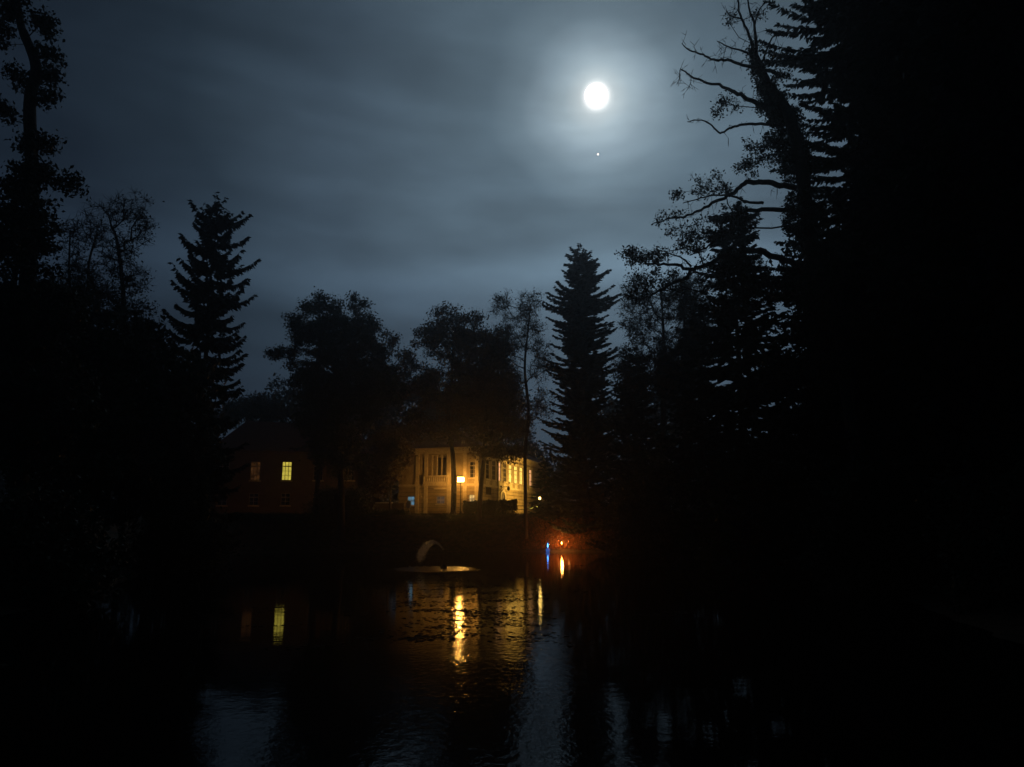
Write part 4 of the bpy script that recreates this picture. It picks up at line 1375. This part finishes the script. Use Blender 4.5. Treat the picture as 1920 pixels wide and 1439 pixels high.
dead = broadleaf('dead_tree', 'leaning half-dead tree with ivy-wrapped trunk and bare clawing branches, near the right edge', 33,
                 [(1640, 1010), (1600, 800), (1565, 620), (1530, 480), (1500, 340), (1472, 230), (1440, 150), (1414, 90)],
                 [(1412, 95, 14, 18, .8), (1425, 130, 22, 22, 1.6), (1445, 165, 30, 26, 2), (1455, 200, 32, 30, 2.4), (1475, 235, 30, 40, 2.4), (1470, 140, 16, 12, 1.5), (1375, 38, 14, 12, .5), (1420, 28, 16, 14, .5),
                  (1356, 196, 26, 14, .6), (1338, 212, 14, 9, .6), (1380, 205, 16, 14, .3), (1410, 270, 12, 22, .6), (1440, 275, 28, 28, 1.2), (1420, 310, 40, 18, .8), (1490, 300, 35, 50, 2.2), (1510, 400, 40, 60, 2.2), (1540, 520, 60, 60, 2), (1580, 640, 80, 100, 2),
                  (1330, 345, 45, 22, .25), (1355, 350, 10, 10, .8), (1270, 368, 8, 7, .8), (1315, 358, 16, 10, .6), (1250, 410, 28, 12, .5), (1300, 430, 60, 24, .30), (1390, 410, 45, 22, .9), (1330, 440, 30, 14, .7), (1298, 461, 30, 13, 1.2),
                  (1190, 480, 34, 22, .9), (1220, 480, 40, 20, .6), (1190, 540, 40, 28, .5), (1240, 530, 50, 24, .45), (1380, 500, 70, 30, .9), (1430, 540, 60, 40, 1.5), (1350, 560, 50, 40, .6)],
                 61, n_t=900, n_leaf=52000, leaf=.13, spread=.15, r_base=.55, r_tip=.007, twigs=4200, extra=limbs, m=M_IVY, bark=M_BARK, pen=.10)

conifer('fir_tree', 'huge black fir filling the upper right corner', 1740, -330, 38,
        [(-330, 5), (-100, 130), (0, 185), (60, 205), (120, 205), (200, 185), (300, 190), (500, 230), (1000, 260)], 71,
        whorl=.45, nb=11, droop=.18, up=.16, twig=.5, dens=36, zj=.5, r_base=.5, hang=.7, group='black firs on the right bank')
conifer('fir_tree', 'second black fir at the right edge, nearest the camera', 1960, -380, 27,
        [(-380, 5), (0, 190), (300, 230), (600, 250), (1010, 250)], 72, whorl=.45, nb=12, droop=.2, up=.12, twig=.7, dens=24, r_base=.45, hang=.7, group='black firs on the right bank')
broadleaf('dense_tree', 'dense tree behind the dead tree, closing the right bank', 44,
          [(1620, 1000), (1620, 750), (1620, 500)], [(1665, 390, 90, 90), (1740, 200, 100, 130), (1620, 520, 150, 130), (1560, 700, 140, 120), (1750, 600, 160, 200), (1600, 850, 160, 100)],
          62, n_t=420, n_leaf=42000, leaf=.42, spread=.6, r_base=.4, m=M_LEAF)
broadleaf('dense_tree', 'dense tree at the far right, behind the black firs', 42,
          [(1850, 1000), (1850, 750), (1850, 400)], [(1850, 120, 130, 150), (1850, 400, 150, 160), (1850, 650, 160, 160), (1800, 850, 200, 110)],
          63, n_t=400, n_leaf=40000, leaf=.45, spread=.6, r_base=.4, m=M_LEAF)
bush(1130, 1330, 800, 58, 37, 'dark bush under the twiggy trees on the right bank', n=15000, leaf=.26, depth=2.5)
bush(1300, 1560, 800, 44, 38, 'dark bush under the wide dark fir', n=18000, leaf=.26, depth=2.5)
bush(1480, 1800, 850, 30, 39, 'black bush at the right water edge', n=20000, leaf=.2, depth=2)
bush(1760, 2100, 840, 22, 40, 'black bush at the bottom right, nearest the camera', n=20000, leaf=.17, depth=2)

# far woods behind the houses (one mass)
rng = np.random.default_rng(77)
n = 60000
X_ = rng.uniform(-150, 170, n); Y_ = rng.uniform(122, 165, n)
H_ = 9.5 + 2.5 * np.sin(X_ * .13) + 1.5 * np.sin(X_ * .41 + 1) + np.sin(X_ * 1.1 + Y_)
Z_ = height(X_, Y_) + H_ * rng.uniform(0, 1, n) ** .7
V, Q = leaves(np.stack([X_, Y_, Z_], axis=1), 1.0, rng)
tag(link('woods', quad_mesh('woods', V, Q), M_LEAF), 'far dark woods behind the houses', 'woods', kind='stuff')

mh = bpy.data.materials.new('haze'); mh.use_nodes = True
th = mh.node_tree; th.nodes.clear()
pv = th.nodes.new('ShaderNodeVolumePrincipled'); pv.inputs['Color'].default_value = (.85, .88, .92, 1)
pv.inputs['Density'].default_value = .0015; pv.inputs['Anisotropy'].default_value = .86
oh = th.nodes.new('ShaderNodeOutputMaterial'); th.links.new(pv.outputs[0], oh.inputs['Volume'])
tag(MB().box(-430, 430, -190, 530, -2.2, 46).build('haze', mh), 'thin night mist over the pond and park', 'haze', kind='stuff')

# ------------------------------------------------------------------ moon and star, far off
def ball(name, d, dist, rad, col, st, label, cat):   # plain luminous globes
    d = d / np.linalg.norm(d)
    c = np.array([0, 0, CAM_Z]) + d * dist
    prof = [(rad * math.cos(a), rad * math.sin(a)) for a in np.linspace(-math.pi / 2 + .02, math.pi / 2 - .02, 24)]
    o = MB().lathe(c, prof, 40).build(name, emis(name + '_light', col, st), None, True)
    o.visible_shadow = True
    return tag(o, label, cat)


ball('moon', MOON, 4000, 4000 * math.tan(R(.79)), (.95, 1, 1), 6, 'full white moon glaring through thin cloud', 'moon')
ball('star', ray(1121.5, 290), 4000, 4000 * math.tan(R(.035)), (1, .75, .62), 12, 'tiny pinkish star just below the moon', 'star')

bpy.context.view_layer.update()
